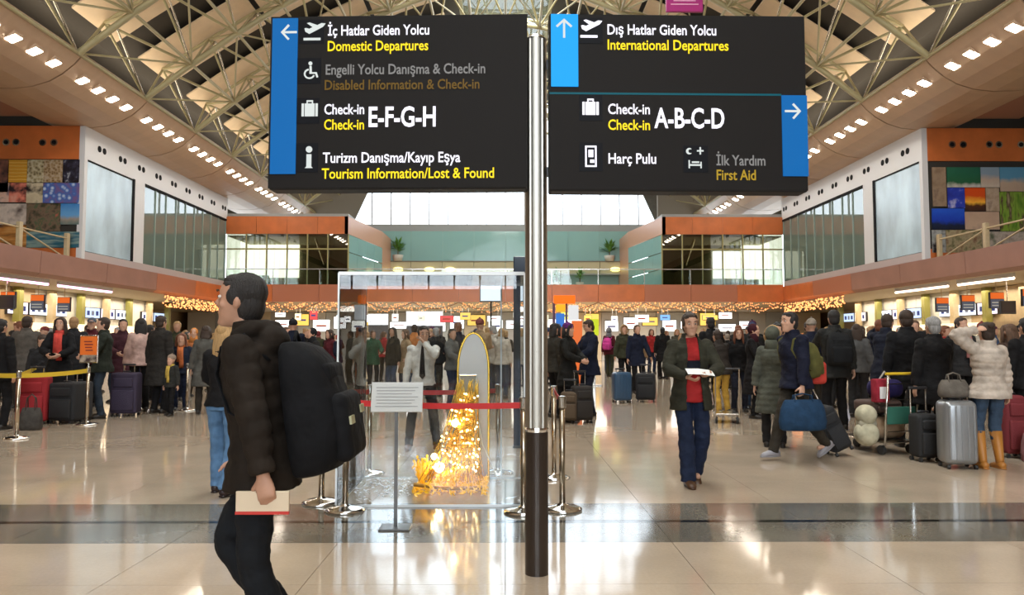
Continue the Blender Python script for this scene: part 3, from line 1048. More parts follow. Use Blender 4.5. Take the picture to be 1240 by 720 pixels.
# ticket pictogram
for q in ([(708, 181), (722, 181), (722, 183), (708, 183)], [(708, 205), (722, 205), (722, 207), (708, 207)], [(708, 183), (710, 183), (710, 205), (708, 205)],
          [(720, 183), (722, 183), (722, 205), (720, 205)], [(712, 186), (718, 186), (718, 195), (712, 195)], [(714, 198), (719, 198), (719, 202), (714, 202)]):
    poly('pictogram', T_WHITE, q)
# first aid pictogram: crescent, cross and bed
cres = [(835 + 4 * math.cos(R(a)), 187 + 4 * math.sin(R(a))) for a in range(50, 311, 26)] + [(836.3 + 2.4 * math.cos(R(a)), 187 + 2.4 * math.sin(R(a))) for a in range(300, 59, -30)]
poly('pictogram', T_ICON, cres)
for q in ([(847.6, 182), (849.4, 182), (849.4, 191), (847.6, 191)], [(844.5, 185.6), (852.5, 185.6), (852.5, 187.4), (844.5, 187.4)],
          [(834, 198), (835.6, 198), (835.6, 208), (834, 208)], [(834, 203), (850, 203), (850, 205), (834, 205)], [(848.4, 200), (850, 200), (850, 208), (848.4, 208)], [(838, 199.5), (847, 199.5), (847, 201.5), (838, 201.5)]):
    poly('pictogram', T_ICON, q)

# small magenta sign hung from the roof behind
a, b = P(806, -12, 20), P(851, 15, 20)
hb = thing('hanging_sign', 'small magenta sign hung from the roof above the right black sign', 'sign', ((a.x + b.x) / 2, 20, b.z))
w, h = b.x - a.x, a.z - b.z
MB().rbox((0, 0, h / 2), (w, .1, h), .02).build('board', mat('magenta_board', (0.34, 0.015, 0.16), .4), hb)
for k, (y_, w_) in enumerate(((.30, .75), (.46, .6), (.7, .7))):
    MB().bb(-w * w_ / 2, w * w_ / 2, -.058, -.05, h * y_, h * y_ + .03).build('print_line', mat('print_pink', (.7, .35, .5), .5), hb)
for q in (-.35, .35):
    MB().tube([(w * q, 0, h), (w * q, 0, zl(4) + .6 - b.z)], .012, 6).build('hanger', steel, hb)

# ================================================================ GLASS CASE WITH GOLDEN DECORATION
gc = thing('glass_case', 'large clear glass display case around the golden light decoration', 'display case')
XL, XR, YF, YB, ZT = -1.48, 0.17, 6.6, 7.9, 2.03
cg = glass('case_glass', (0.96, 0.98, 0.99), 1.45)
edge = mat('polished_glass_edge', (0.75, 0.8, 0.82), 0.15, spec=1.0)
for k in range(2):
    xa = XL + (XR - XL) * k * .0
MB().bb(XL, XR, YF, YF + .012, .02, ZT).build('pane', cg, gc)
MB().bb(XL, -.05, YB - .012, YB, .02, ZT).build('pane', cg, gc)
MB().bb(-.04, XR, YB - .012, YB, .02, ZT).build('pane', cg, gc)
MB().bb(XL, XL + .012, YF + .014, YB - .014, .02, ZT).build('pane', cg, gc)
MB().bb(XR - .012, XR, YF + .014, YB - .014, .02, ZT).build('pane', cg, gc)
MB().bb(XL, XR, YF, YB, ZT, ZT + .012).build('top_pane', cg, gc)
for (x, y) in ((XL, YF), (XL, YB), (XR, YF), (XR, YB), (-.045, YB)):
    MB().bb(x - .008, x + .008, y - .006, y + .012, 0, ZT + .01).build('edge_strip', edge, gc)
for y in (YF, YB):
    MB().bb(XL, XR, y - .012, y + .012, ZT, ZT + .03).build('edge_strip', edge, gc)
    MB().bb(XL, XR, y - .008, y + .008, 0, .02).build('edge_strip', edge, gc)
for x in (XL, XR):
    MB().bb(x - .01, x + .01, YF, YB, ZT, ZT + .02).build('edge_strip', edge, gc)
    MB().bb(x - .008, x + .008, YF, YB, 0, .02).build('edge_strip', edge, gc)

gold = mat('gold_tinsel', (0.9, 0.55, 0.08), 0.25, 0.8)
gold2 = mat('gold_leaf', (0.95, 0.55, 0.03), 0.35, 0.3, emit=(1, .5, .03), es=.25, light=False)
glow = mat('warm_bulb', (1, .9, .7), .5, emit=(1, .78, .4), es=26)
gt = F(552, 585)
DG = 7.3
gx = lambda px: P(px, 400, DG).x
gz = lambda py: P(560, py, DG).z
dec = thing('golden_decoration', 'golden strand fountain spreading over a heap of golden leaves in the case', 'decoration', (gx(555), DG, 0))
ox = gx(555)
rnd = random.Random(3)
m = MB(); m2 = MB(); mb_ = MB()
top = Vector((gx(567) - ox, .05, gz(466)))
for k in range(110):
    a = rnd.uniform(0, 2 * PI)
    fx = rnd.uniform(-.42, .18) if k % 3 else rnd.uniform(-.15, .2)
    end = Vector((gx(563) - ox + fx, rnd.uniform(-.25, .2), .08 + rnd.uniform(0, .06)))
    st = top + Vector((rnd.uniform(-.13, .1), rnd.uniform(-.05, .05), rnd.uniform(-.15, .06)))
    c = (st + end) / 2 + Vector((-(st.x - end.x) * -.32, 0, .0))
    c.x = st.x * .65 + end.x * .35
    pts = [st.lerp(c, u).lerp(c.lerp(end, u), u) for u in [i / 7 for i in range(8)]]
    m.tube(pts, .0035, 4)
    for p_ in pts[1:-1]:
        if rnd.random() < .22:
            mb_.ell(p_, (.009, .009, .009), 6, 4)  # glints of the golden strands, made as small glowing beads
m.build('golden_strands', gold, dec, smooth=True, kind='stuff')
mb_.build('strand_glints', mat('strand_glint', (1, .8, .4), .5, emit=(1, .72, .3), es=14, light=False), dec, kind='stuff')
m = MB()
for k in range(900):
    x = rnd.gauss(0, .2) + gx(552) - ox
    x = max(gx(505) - ox, min(gx(588) - ox, x))
    y = rnd.gauss(0, .14)
    hh = .17 * math.exp(-(x / .35) ** 2) * rnd.random() + .012
    p_ = Vector((x, y, hh))
    M = Euler((rnd.uniform(-1.2, 1.2), rnd.uniform(-1.2, 1.2), rnd.uniform(0, 6.28))).to_matrix()
    l, w = rnd.uniform(.02, .045), rnd.uniform(.008, .018)
    vs = [M @ Vector(q) + p_ for q in ((-l, 0, 0), (0, w, .004), (l, 0, 0), (0, -w, .004), (0, 0, -.006))]
    m.add([Vector((v.x, v.y, max(v.z, .004))) for v in vs], [(0, 4, 1), (1, 4, 2), (2, 4, 3), (3, 4, 0), (0, 1, 2, 3)])
m.build('golden_leaves', gold2, dec, kind='stuff')
m = MB()
for k in range(60):     # upright spray on the left of the heap
    x0_ = gx(512) - ox
    a = rnd.uniform(-.9, .9)
    q = Vector((x0_ + rnd.uniform(-.03, .03), rnd.uniform(-.04, .04), .08))
    L_ = rnd.uniform(.1, .26)
    e = q + Vector((math.sin(a) * L_ * .5, rnd.uniform(-.05, .05), math.cos(a) * L_))
    m.tube([q, e], [.004, .001], 3)
    m.ell(e, (.012, .006, .016), 5, 4)
m.build('golden_spray', gold2, dec, kind='stuff')
MB().tube([(gx(505) - ox, -.17, .09), (gx(545) - ox, -.19, .055), (gx(585) - ox, -.17, .06)], .018, 8).build('rim_rod', mat('dark_gold', (.45, .22, .04), .4, .6), dec)
for (px, py, r) in ((533, 565, .05), (552, 512, .035), (527, 552, .03)):
    MB().ell((gx(px) - ox, -.02, gz(py)), (r, r, r), 14, 10).build('lamp_globe', glow, dec, smooth=True)

bd = thing('display_board', 'tall arched silver display board with a golden edge inside the glass case', 'display board', (gx(571), 7.78, 0))
def arch_outline(w, h, n=12, r=.5):
    o = [(-w / 2, 0), (w / 2, 0), (w / 2, h * (1 - r * .5))]
    o += [(w / 2 * math.cos(PI * k / n), h * (1 - r * .5) + h * r * .5 * math.sin(PI * k / n)) for k in range(1, n)]
    o += [(-w / 2, h * (1 - r * .5))]
    return o
dd = 7.72
H_ = P(570, 404, dd).z
W_ = P(588, 400, dd).x - P(553, 400, dd).x
Mx = Matrix.Rotation(PI / 2, 3, 'X')
MB().prism(arch_outline(W_, H_), -.05, .05, Mx).build('arched_panel', mat('silver_grey_panel', (.42, .38, .34), .35, .5), bd)
out = arch_outline(W_ + .02, H_ + .01)
path = [(x, -.05, z) for x, z in out[1:]] + [(out[0][0], -.05, 0)]
MB().tube(path, .012, 6).build('golden_rim', gold, bd)
MB().bb(-W_ * .45, W_ * .1, -.075, -.055, H_ * .52, H_ * .72).build('small_picture', mat('small_picture', (.3, .27, .22), .3), bd)
for (a_, b_) in (((-W_ * .46, H_ * .72), (W_ * .11, H_ * .72)), ((-W_ * .46, H_ * .52), (W_ * .11, H_ * .52)), ((-W_ * .46, H_ * .52), (-W_ * .46, H_ * .72)), ((W_ * .11, H_ * .52), (W_ * .11, H_ * .72))):
    MB().tube([(a_[0], -.08, a_[1]), (b_[0], -.08, b_[1])], .008, 6).build('picture_frame', steel, bd)
MB().tube([(.02, -.1, H_ * .55), (.1, -.14, .4), (.27, -.16, .02)], .006, 6).build('power_cord', mat('white_cord', (.7, .7, .68), .5), bd)

m = MB()
for k in range(170):    # small white flakes on the floor in the left half of the case
    px, py = rnd.uniform(430, 500), rnd.gauss(588, 7)
    py = min(603, max(579, py))
    p_ = F(px, py)
    M = Euler((rnd.uniform(-.5, .5), rnd.uniform(-.5, .5), rnd.uniform(0, 6))).to_matrix()
    r = rnd.uniform(.008, .022)
    vs = [M @ Vector(q) * 1 + Vector((p_.x, p_.y, .012)) for q in ((-r, -r * .5, 0), (r, -r * .6, 0), (r * .7, r * .6, 0), (-r * .8, r * .5, 0), (0, 0, .006))]
    m.add(vs, [(0, 1, 4), (1, 2, 4), (2, 3, 4), (3, 0, 4), (0, 3, 2, 1)])
m.build('floor_flakes', mat('white_flake', (.85, .85, .88), .3), None, label='scattered white flakes on the floor inside the glass case', category='speck', kind='stuff')

# dark totem behind the case
a, b = P(623, 311, 10.2), P(638, 311, 10.2)
tt = thing('totem', 'slim dark navy information totem just left of the sign pole', 'totem', ((a.x + b.x) / 2, 10.2, 0))
MB().rbox((0, 0, a.z / 2), (.2, .14, a.z), .01).build('body', mat('navy_totem', (.012, .022, .045), .25), tt)
MB().bb(-.11, .11, -.08, .08, 0, .03).build('base', dark_metal, tt)
MB().bb(-.09, .09, -.078, -.07, 1.2, 1.7).build('screen', mat('dark_screen', (.02, .03, .04), .1), tt)
# hanging monitor seen through the case
a, b = P(582, 345, 24), P(607, 364, 24)
tt = thing('hanging_monitor', 'bright white monitor hanging above the crowd left of the totem', 'monitor', ((a.x + b.x) / 2, 24, b.z))
w, h = b.x - a.x, a.z - b.z
MB().rbox((0, .05, h / 2), (w + .06, .1, h + .08), .01).build('case', dark_metal, tt)
MB().bb(-w / 2, w / 2, -.012, -.002, 0, h).build('screen', em('white_screen', (.85, .93, 1), 1.1), tt)
MB().tube([(0, .05, 0), (0, .05, -b.z + .02)], .03, 8).build('post', dark_metal, tt)
MB().rbox((0, .05, -b.z + .02), (.6, .4, .04), .01).build('base', dark_metal, tt)
tt.name = 'floor_monitor'
tt['label'] = 'bright white monitor on a tall post above the crowd, left of the totem'

# ================================================================ STANCHIONS AND TAPES
brass = mat('warm_steel_post', (.5, .42, .32), .25, 1.0)
def stanchion(label, px, py, H=0.97, group=None):
    p = F(px, py)
    t = thing('stanchion', label, 'stanchion', (p.x, p.y, 0), group=group)
    MB().lathe([(.0, .0), (.17, .0), (.17, .015), (.14, .028), (.06, .04), (.03, .055), (.028, .06), (0, .06)], n=28).build('base', chrome, t, smooth=True)
    MB().lathe([(.026, .05), (.026, H - .09)], n=16).build('post', brass, t, smooth=True)
    MB().lathe([(.034, H - .1), (.036, H - .09), (.036, H - .012), (.03, H), (0, H + .003)], n=16).build('head', steel, t)
    return p, H
def belt(label, p, q, z0, z1, m, w=.05, sag=.02):
    pts = [Vector((p.x, p.y, z0)).lerp(Vector((q.x, q.y, z1)), k / 8) - Vector((0, 0, sag * 4 * (k / 8) * (1 - k / 8))) for k in range(9)]
    mb = MB()
    d = (pts[-1] - pts[0]).normalized()
    n = Vector((-d.y, d.x, 0)) * .0015
    vs, fs = [], []
    for k, c in enumerate(pts):
        for sy, sz in ((1, 1), (1, -1), (-1, -1), (-1, 1)):
            vs.append(c + n * sy + Vector((0, 0, sz * w / 2)))
    for k in range(8):
        for j in range(4):
            fs.append((4 * k + j, 4 * k + (j + 1) % 4, 4 * k + 4 + (j + 1) % 4, 4 * k + 4 + j))
    fs += [(0, 1, 2, 3), (35, 34, 33, 32)]
    mb.add(vs, fs)
    mb.build('barrier_tape', m, None, label=label, category='barrier tape')
red = mat('red_belt', (.62, .012, .012), .5)
yel = mat('yellow_belt', (.72, .5, .03), .5)
sA, _ = stanchion('steel stanchion nearest the camera beside the backpack, red tape leaving it', 418, 618)
sB, _ = stanchion('steel stanchion partly hidden behind the black backpack', 389, 609)
sC, _ = stanchion('steel stanchion behind the white notice board at the case corner', 447, 574)
sD, _ = stanchion('steel stanchion with red tape right of the golden decoration', 603, 573)
sE, _ = stanchion('steel stanchion half hidden behind the dark base of the sign pole', 634, 620)
sF, _ = stanchion('steel stanchion just right of the sign pole', 681, 617)
sG, _ = stanchion('farther steel stanchion right of the sign pole', 671, 579)
belt('red barrier tape in front of the glass case', sA, sE, .92, .9, red)
belt('red barrier tape behind the glass case', sC, sD, .9, .9, red)
belt('short red barrier tape between the two stanchions right of the pole', sG, sF, .93, .93, red)
belt('short red barrier tape left of the notice board', sB, sC, .9, .9, red)
yA, _ = stanchion('steel stanchion with yellow tape at the far left front', 20, 531, 1.0)
yB, _ = stanchion('steel stanchion below the orange poster holder', 105, 514, 1.0)
yC, _ = stanchion('steel stanchion beside the woman in the pink sweater', 170, 497, .98)
yD, _ = stanchion('steel stanchion beside the woman in the long grey coat', 226, 497, .98)
yE = F(-40, 520)
yF = F(50, 490)
belt('yellow barrier tape between the two left front stanchions', yA, yB, .93, .93, yel, .07)
belt('yellow barrier tape running out of the left edge', yA, yE, .93, .93, yel, .07)
belt('yellow barrier tape going back into the left queue', yA, yF, .93, .93, yel, .07)
stanchion('steel stanchion deep in the left queue', 50, 490, 1.0)
# orange poster holder on the second stanchion
ph = thing('poster_holder', 'orange poster in a small frame on top of a stanchion', 'poster', (yB.x, yB.y - .0, .96))
MB().tube([(0, 0, 0.01), (0, 0, .1)], .012, 8).build('stem', steel, ph)
MB().rbox((0, 0, .1 + .24), (.32, .03, .48), .01).build('frame', steel, ph)
MB().bb(-.145, .145, -.02, -.015, .12, .56).build('poster', mat('orange_poster', (.75, .16, .02), .4), ph)
MB().bb(-.145, .145, -.023, -.02, .12, .24).build('poster_photo', print_mat('poster_photo', [(.4, (.05, .03, .03)), (.55, (.3, .25, .2)), (.7, (.5, .4, .3))], 9), ph)
for k in range(4):
    MB().bb(-.08 + .01 * k, .06 + .015 * (k % 2), -.023, -.02, .46 - .05 * k, .48 - .05 * k).build('print_line', mat('dark_print', (.2, .02, .02), .5), ph)

# notice board on a stand in front of the case
nb = F(479, 639)
ns = thing('notice_stand', 'white notice board tilted on a thin black stand before the case', 'notice stand', (nb.x, nb.y, 0))
z0 = P(479, 498, nb.y).z
MB().rbox((0, 0, .006), (.24, .2, .012), .004).build('base', mat('dark_grey_metal', (.14, .14, .14), .3, .8), ns)
MB().bb(-.014, .014, -.006, .006, .01, z0 + .03).build('post', mat('dark_grey_metal'), ns)
bw = 62 * nb.y / FPX
MB().rbox((0, .02, z0 + .11), (bw, .012, .235), .004, rot=(R(-14), 0, 0)).build('board', mat('notice_white', (.55, .56, .54), .4), ns)
for k in range(7):
    yy = z0 + .185 - k * .024
    MB().box((-.01 * (k % 3), .02 - .0085 + (yy - z0 - .11) * .25, yy), (bw * (.82 - .07 * (k % 3)), .002, .005), rot=(R(-14), 0, 0)).build('print_line', mat('grey_print', (.3, .3, .3), .6), ns)

# ================================================================ SHOPS AND CHECK-IN DESKS BELOW THE GALLERIES
rnd = random.Random(11)
tan = mat('tan_panel', (.52, .4, .25), .5, var=.08)
olive = mat('olive_panel', (.25, .24, .06), .5)
yelp = mat('yellow_panel', (.8, .6, .03), .45)
scr_cols = [((.9, .95, 1), 1.6), ((.75, .85, 1), 1.4), ((1, .9, .85), 1.5), ((.55, .7, 1), 1.1), ((1, .85, .95), 1.4)]
for s in (-1, 1):
    side = 'left' if s < 0 else 'right'
    X = s * 18.9
    w = thing('wall_checkin_' + side, None, None, kind='structure')
    y = 16.0
    while y < 40:
        MB().bb(X, X + s * .15, y, y + 1.98, 0, 3.5).build('wall_panel', tan if y < 29 else mat('pale_wall', (.7, .7, .68), .5), w)
        y += 2.0
    for k in range(12):     # beige columns at the gallery edge
        y = 18 + 2.1 * k
        MB().bb(s * 18.55, s * 18.8, y, y + .25, 0, 3.5).build('pilaster', olive if k % 2 else beige_paint, w)
    # backlit header band, shelf glow and frames
    for k in range(14):
        y = 23.0 + 1.3 * k
        c, st = scr_cols[rnd.randrange(5)]
        if k % 4 == 3:
            continue
        zz = 2.45 if k > 3 else 2.35
        t = thing('backlit_sign', '%s backlit sign panel from the camera end above the %s desks' % (ordn[k], side), 'sign', (X - s * .1, y, zz))
        MB().bb(-s * .0, s * .12, 0, 1.2, 0, .5).build('case', dark_metal, t)
        MB().bb(-s * .02, 0, .03, 1.17, .03, .47).build('screen', em('sign_glow_%d' % (k % 5), *scr_cols[k % 5]), t)
        for q in range(3):
            MB().bb(-s * .03, -s * .02, .12 + .36 * q, .12 + .36 * q + .2, .14, .34).build('mark', em('sign_mark_%d' % (q % 2), ((.05, .08, .3), (.3, .32, .4))[q % 2], .5), t)
    for k in range(7):
        y = 24 + 2.1 * k
        t = thing('lit_counter', '%s service counter from the camera end along the %s wall' % (ordn[k], side), 'counter', (s * 17.6, y, 0))
        MB().bb(0, s * .7, 0, 1.9, 0, 1.05).build('body', mat('counter_white', (.7, .68, .62), .4), t)
        MB().bb(-s * .05, s * .75, -.02, 1.95, 1.05, 1.1).build('worktop', steel, t)
        MB().bb(s * .8, s * .9, .0, 1.95, 1.65, 2.15).build('lit_band' if k > 1 else 'upper_panel', tan if k < 2 else mat('warm_band', (1, .85, .6), .5, emit=(1, .8, .52), es=1.1), t)
        MB().bb(s * .82, s * .92, .0, 1.95, 1.1, 1.65).build('back_panel', mat('pale_blue_panel', (.5, .58, .6), .4) if k > 1 else tan, t)
    MB().bb(s * 18.4, s * 18.5, 17, 21.5, 1.1, 1.95).build('yellow_panel', yelp, w)
    # hanging lane monitors
    for k, (py, d) in enumerate(((0, 20.6), (0, 22.2), (0, 23.8), (0, 25.4), (0, 27.0), (0, 28.6))):
        t = thing('lane_monitor', '%s hanging lane monitor from the camera end over the %s desks, orange header' % (ordn[k], side), 'monitor', (s * 16.9, d, 2.55))
        MB().rbox((0, 0, .28), (.5, .1, .56), .015).build('case', dark_metal, t)
        MB().bb(-.23, .23, -.06, -.052, .33, .54).build('header', em('lane_header', (.9, .16, .02), .7), t)
        MB().bb(-.23, .23, -.06, -.052, .02, .31).build('screen', mat('lane_screen', (.03, .04, .07), .2, emit=(.1, .12, .2), es=.3, light=False), t)
        for q in range(2):
            MB().bb(-.19, .17, -.066, -.06, .08 + .1 * q, .12 + .1 * q).build('print_line', em('lane_print', (.5, .5, .45), .5), t)
        MB().tube([(0, 0, .55), (0, 0, .98)], .015, 6).build('hanger', beige_paint, t)
    # tube lights below the slab
    for k, (ya, yb) in enumerate(((17.5, 21.2), (22.6, 25.4), (26.0, 29.5))):
        c = (1, .55, .85) if s < 0 else (1, .78, .62)
        t = thing('tube_light', '%s long %s tube light from the camera end under the %s gallery' % (ordn[k], 'pink' if s < 0 else 'warm white', side), 'light', (s * 15.6, (ya + yb) / 2, 3.36))
        MB().bb(-.06, .06, -(yb - ya) / 2, (yb - ya) / 2, 0.03, .16).build('housing', white_wall, t)
        MB().tube([(0, -(yb - ya) / 2, 0), (0, (yb - ya) / 2, 0)], .045, 8).build('tube', mat('tube_glow_' + side, c, .5, emit=c, es=3.2), t)
    # big dark screens
    for k, (px, py, x1, y1) in enumerate(((-3, 357, 18, 374),) if s < 0 else ((1210, 364, 1230, 380),)):
        a, b = P(px, py, 24), P(x1, y1, 24)
        t = thing('wall_screen', 'large dark screen on the tan wall at the %s edge' % side, 'screen', ((a.x + b.x) / 2, 24, b.z))
        MB().rbox((0, 0, (a.z - b.z) / 2), (b.x - a.x, .08, a.z - b.z), .015).build('case', dark_metal, t)
        MB().bb(-(b.x - a.x) / 2 + .04, (b.x - a.x) / 2 - .04, -.05, -.042, .04, a.z - b.z - .04).build('screen', mat('off_screen', (.05, .04, .05), .15), t)
        MB().tube([(0, 0, a.z - b.z - .02), (0, 0, 3.54 - b.z)], .02, 6).build('hanger', steel, t)
    # twinkling garland under the gallery edge
    mbulb = MB(); cord = MB()
    for k in range(260):
        yy = 33 + 7.0 * k / 260
        p_ = (s * (15.1 + rnd.uniform(-.1, .1)), yy, 3.45 - rnd.random() * .5)
        mbulb.ell(p_, (.035, .035, .035), 5, 4)
    cord.tube([(s * 15.1, 33, 3.48), (s * 15.1, 40, 3.48)], .02, 5)
    t = thing('light_garland', 'dense warm string lights under the %s gallery edge' % side, 'string lights')
    mbulb.build('bulbs', mat('garland_bulb', (1, .4, .15), .5, emit=(1, .36, .12), es=1.7, light=False), t, kind='stuff')
    cord.build('cord', mat('garland_cord', (.25, .08, .03), .7), t)

# rear hall under the back gallery
w = thing('wall_shops_back', None, None, kind='structure')
x = -23
k = 0
while x < 23:
    MB().bb(x, x + 1.97, 54, 54.2, 0, 3.5).build('wall_panel', mat('shop_panel_%d' % (k % 4), ((.72, .72, .68), (.55, .6, .62), (.72, .62, .45), (.5, .5, .5))[k % 4], .5), w)
    x += 2; k += 1
cols = [((1, .95, .85), 1.8), ((.75, .88, 1), 1.9), ((1, .6, .12), 1.2), ((1, .9, .5), 1.6), ((.2, .45, .9), 1.0), ((1, .95, .9), 2.6), ((.9, .1, .1), .8), ((.9, .95, .1), 1.0)]
for k in range(26):
    x = -17.5 + 1.4 * k
    t = thing('shop_fascia_light', '%s lit shop sign from the left along the back hall' % (ordn + ['twenty-first', 'twenty-second', 'twenty-third', 'twenty-fourth', 'twenty-fifth', 'twenty-sixth'])[k], 'sign', (x, 53.87, 2.1 + .22 * ((k * 7) % 3)))
    ww = rnd.uniform(.9, 1.3); hh = rnd.uniform(.45, .9)
    MB().rbox((0, .06, hh / 2), (ww + .06, .12, hh + .06), .02).build('case', dark_metal, t)
    ci = (k * 5 + (k // 3)) % 8
    MB().bb(-ww / 2, ww / 2, -.015, 0, 0, hh).build('lit_face', em('shop_glow_%d' % ci, *cols[ci]), t)
    MB().bb(-ww * .3, ww * .3, -.025, -.015, hh * .4, hh * .55).build('mark', em('shop_mark_%d' % (k % 2), ((.1, .1, .3), (.5, .08, .04))[k % 2], .6), t)
hung_cols = ['white', 'pale blue', 'orange', 'yellow', 'blue', 'white', 'red', 'lime']
for k in range(20):     # small lit signs hung below the gallery slab
    x = -14 + 1.47 * k + rnd.uniform(-.2, .2)
    ww = rnd.uniform(.35, .95); hh = rnd.uniform(.25, .5)
    yy = 43.5 + rnd.uniform(-1.5, 3)
    ci = (k * 3 + k // 4) % 8
    z_ = 3.2 - hh - rnd.uniform(0, .35)
    t = thing('hanging_sign', '%s from the left of the small lit signs under the back gallery, %s' % (nth(k + 1), hung_cols[ci]), 'sign', (x, yy, z_), group='small lit signs hung below the back gallery')
    MB().rbox((0, .05, hh / 2), (ww + .04, .1, hh + .04), .015).build('case', dark_metal, t)
    MB().bb(-ww / 2, ww / 2, -.015, 0, 0, hh).build('lit_face', em('shop_glow_%d' % ci, *cols[ci]), t)
    MB().bb(-ww * .3, ww * .25, -.025, -.015, hh * .4, hh * .6).build('mark', em('shop_mark_%d' % (k % 2), ((.1, .1, .3), (.5, .08, .04))[k % 2], .6), t)
    for q in (-.3, .3):
        MB().tube([(ww * q, .05, hh), (ww * q, .05, 3.56 - z_)], .012, 5).build('hanger', steel, t)
mbulb = MB(); cord = MB()
for k in range(900):
    x = -15 + 30 * k / 900
    mbulb.ell((x + rnd.uniform(-.05, .05), 40.0 + rnd.uniform(-.05, .1), 3.48 - rnd.random() * (.25 + .3 * abs(math.sin(x * 1.7)))), (.03, .03, .03), 5, 4)
for k in range(12):
    x = -15 + 2.5 * k
    cord.tube([(x + 2.5 * q / 8, 40.0, 3.5 - .35 * math.sin(PI * q / 8)) for q in range(9)], .02, 5)
t = thing('light_garland', 'long swagged warm string lights below the orange back gallery', 'string lights')
mbulb.build('bulbs', mat('garland_bulb'), t, kind='stuff')
cord.build('cord', mat('garland_cord'), t)
# orange kiosk right of the pole
def kiosk_box(name, label, px0, py0, px1, py1, d, m, cat='kiosk', depth=.3):
    a, b = P(px0, py0, d), P(px1, py1, d)
    t = thing(name, label, cat, ((a.x + b.x) / 2, d + depth / 2, b.z))
    return t, b.x - a.x, a.z - b.z
d = 28.0
a, b = P(671, 357, d), P(697, 366, d)
or_lit = em('orange_lit', (1, .17, .01), .95)
kt = thing('kiosk', 'orange exchange kiosk with blue and yellow boxes right of the sign pole', 'kiosk', ((a.x + b.x) / 2, d + .3, 0))
kx = (a.x + b.x) / 2
def kb(name, m, x0, y0, x1, y1, dy=0):
    p0, p1 = P(x0, y0, d), P(x1, y1, d)
    return MB().rbox(((p0.x + p1.x) / 2 - kx, dy, (p0.z + p1.z) / 2), (p1.x - p0.x, .4, p0.z - p1.z), .02).build(name, m, kt)
kb('orange_header', or_lit, 671, 357, 697, 367)
kb('amber_box', em('amber_lit', (1, .45, .02), .9), 674, 368, 685, 377)
kb('blue_box', em('blue_lit', (.05, .2, .65), .8), 674, 379, 684, 395)
kb('white_poster', em('white_poster_lit', (.8, .8, .8), .8), 689, 369, 701, 387)
kb('post', mat('kiosk_post', (.1, .03, .08), .5), 670, 366, 673, 459, .1)
kb('post', mat('kiosk_post'), 686, 366, 688, 459, .1)
kb('body', mat('kiosk_body', (.4, .1, .03), .5), 671, 396, 700, 459, .1)
# orange feather banner
a = P(700, 388, 18)
t = thing('feather_banner', 'orange tapering banner between the purple hat and the navy jacket', 'banner', (P(703, 400, 18).x, 18, 0))
cx = P(703, 400, 18).x
q = [(P(x_, y_, 18).x - cx, P(x_, y_, 18).z) for x_, y_ in ((692, 388), (705, 388), (705, 470), (701, 486), (697, 470), (694, 420))]
MB().prism(q, -.02, .02, Matrix.Rotation(PI / 2, 3, 'X')).build('flag', mat('banner_orange', (.85, .17, .02), .5, emit=(.85, .17, .02), es=.15, light=False), t)
MB().lathe([(.16, 0), (.16, .02), (.012, .03), (.012, P(700, 388, 18).z)], (0.02, .04, 0), 14).build('pole', steel, t)
t = thing('info_panel', 'yellow-green panel behind the man in the navy jacket', 'panel', (P(719, 400, 24).x, 24, 0))
a, b = P(713, 386, 24), P(725, 406, 24)
MB().rbox((0, 0, (a.z + b.z) / 2), (b.x - a.x, .08, a.z - b.z), .02).build('board', em('lime_lit', (.65, .75, .03), .75), t)
MB().rbox((0, .02, b.z / 2), (.1, .06, b.z), .01).build('post', steel, t)
MB().rbox((0, .02, .02), (.5, .4, .04), .01).build('base', steel, t)
# bright advertising walls seen through the case
for (x0, y0, x1, y1, d, lab) in ((492, 377, 536, 394, 47, 'large glowing white panel wall seen through the glass case'), (446, 380, 470, 393, 47, 'smaller glowing white panel left of the large one behind the case')):
    a, b = P(x0, y0, d), P(x1, y1, d)
    t = thing('light_wall', lab, 'light panel', ((a.x + b.x) / 2, d, b.z))
    w_ = b.x - a.x
    for k in range(3):
        MB().rbox((-w_ / 2 + w_ * (k + .5) / 3, 0, (a.z - b.z) / 2), (w_ / 3 - .03, .1, a.z - b.z), .01).build('lit_panel', em('bright_panel', (1, .97, .98), 2.2), t)
    MB().bb(-w_ / 2, w_ / 2, .06, .12, -b.z + 0.0, a.z - b.z).build('backing', dark_metal, t)
# ================================================================ PEOPLE
SKIN = mat('skin_warm', (0.55, 0.31, 0.21), 0.55, var=0.08, vscale=20)
SKIN2 = mat('skin_tan', (0.43, 0.23, 0.15), 0.55, var=0.08, vscale=20)
HAIRC = {'black': (0.012, 0.009, 0.008), 'dark brown': (0.035, 0.018, 0.01), 'brown': (0.1, 0.05, 0.025), 'auburn': (0.16, 0.05, 0.02), 'blonde': (0.42, 0.25, 0.1), 'grey': (0.28, 0.27, 0.26), 'fair': (.36, .2, .09)}
def hairmat(n):
    return mat('hair_' + n.replace(' ', '_'), HAIRC[n], 0.6, var=0.3, vscale=30, bump=.5, bscale=90, aniso=(3, 3, .4))

def ik(a, c, l1, l2, pole):
    a, c, pole = Vector(a), Vector(c), Vector(pole)
    d = c - a
    L = min(d.length, (l1 + l2) * 0.999)
    u = d.normalized()
    c = a + u * L
    x = (l1 * l1 - l2 * l2 + L * L) / (2 * L)
    h = math.sqrt(max(l1 * l1 - x * x, 0))
    p = (pole - u * pole.dot(u))
    p = p.normalized() if p.length > 1e-6 else Vector((0, 0, 1))
    return a + u * x + p * h, c

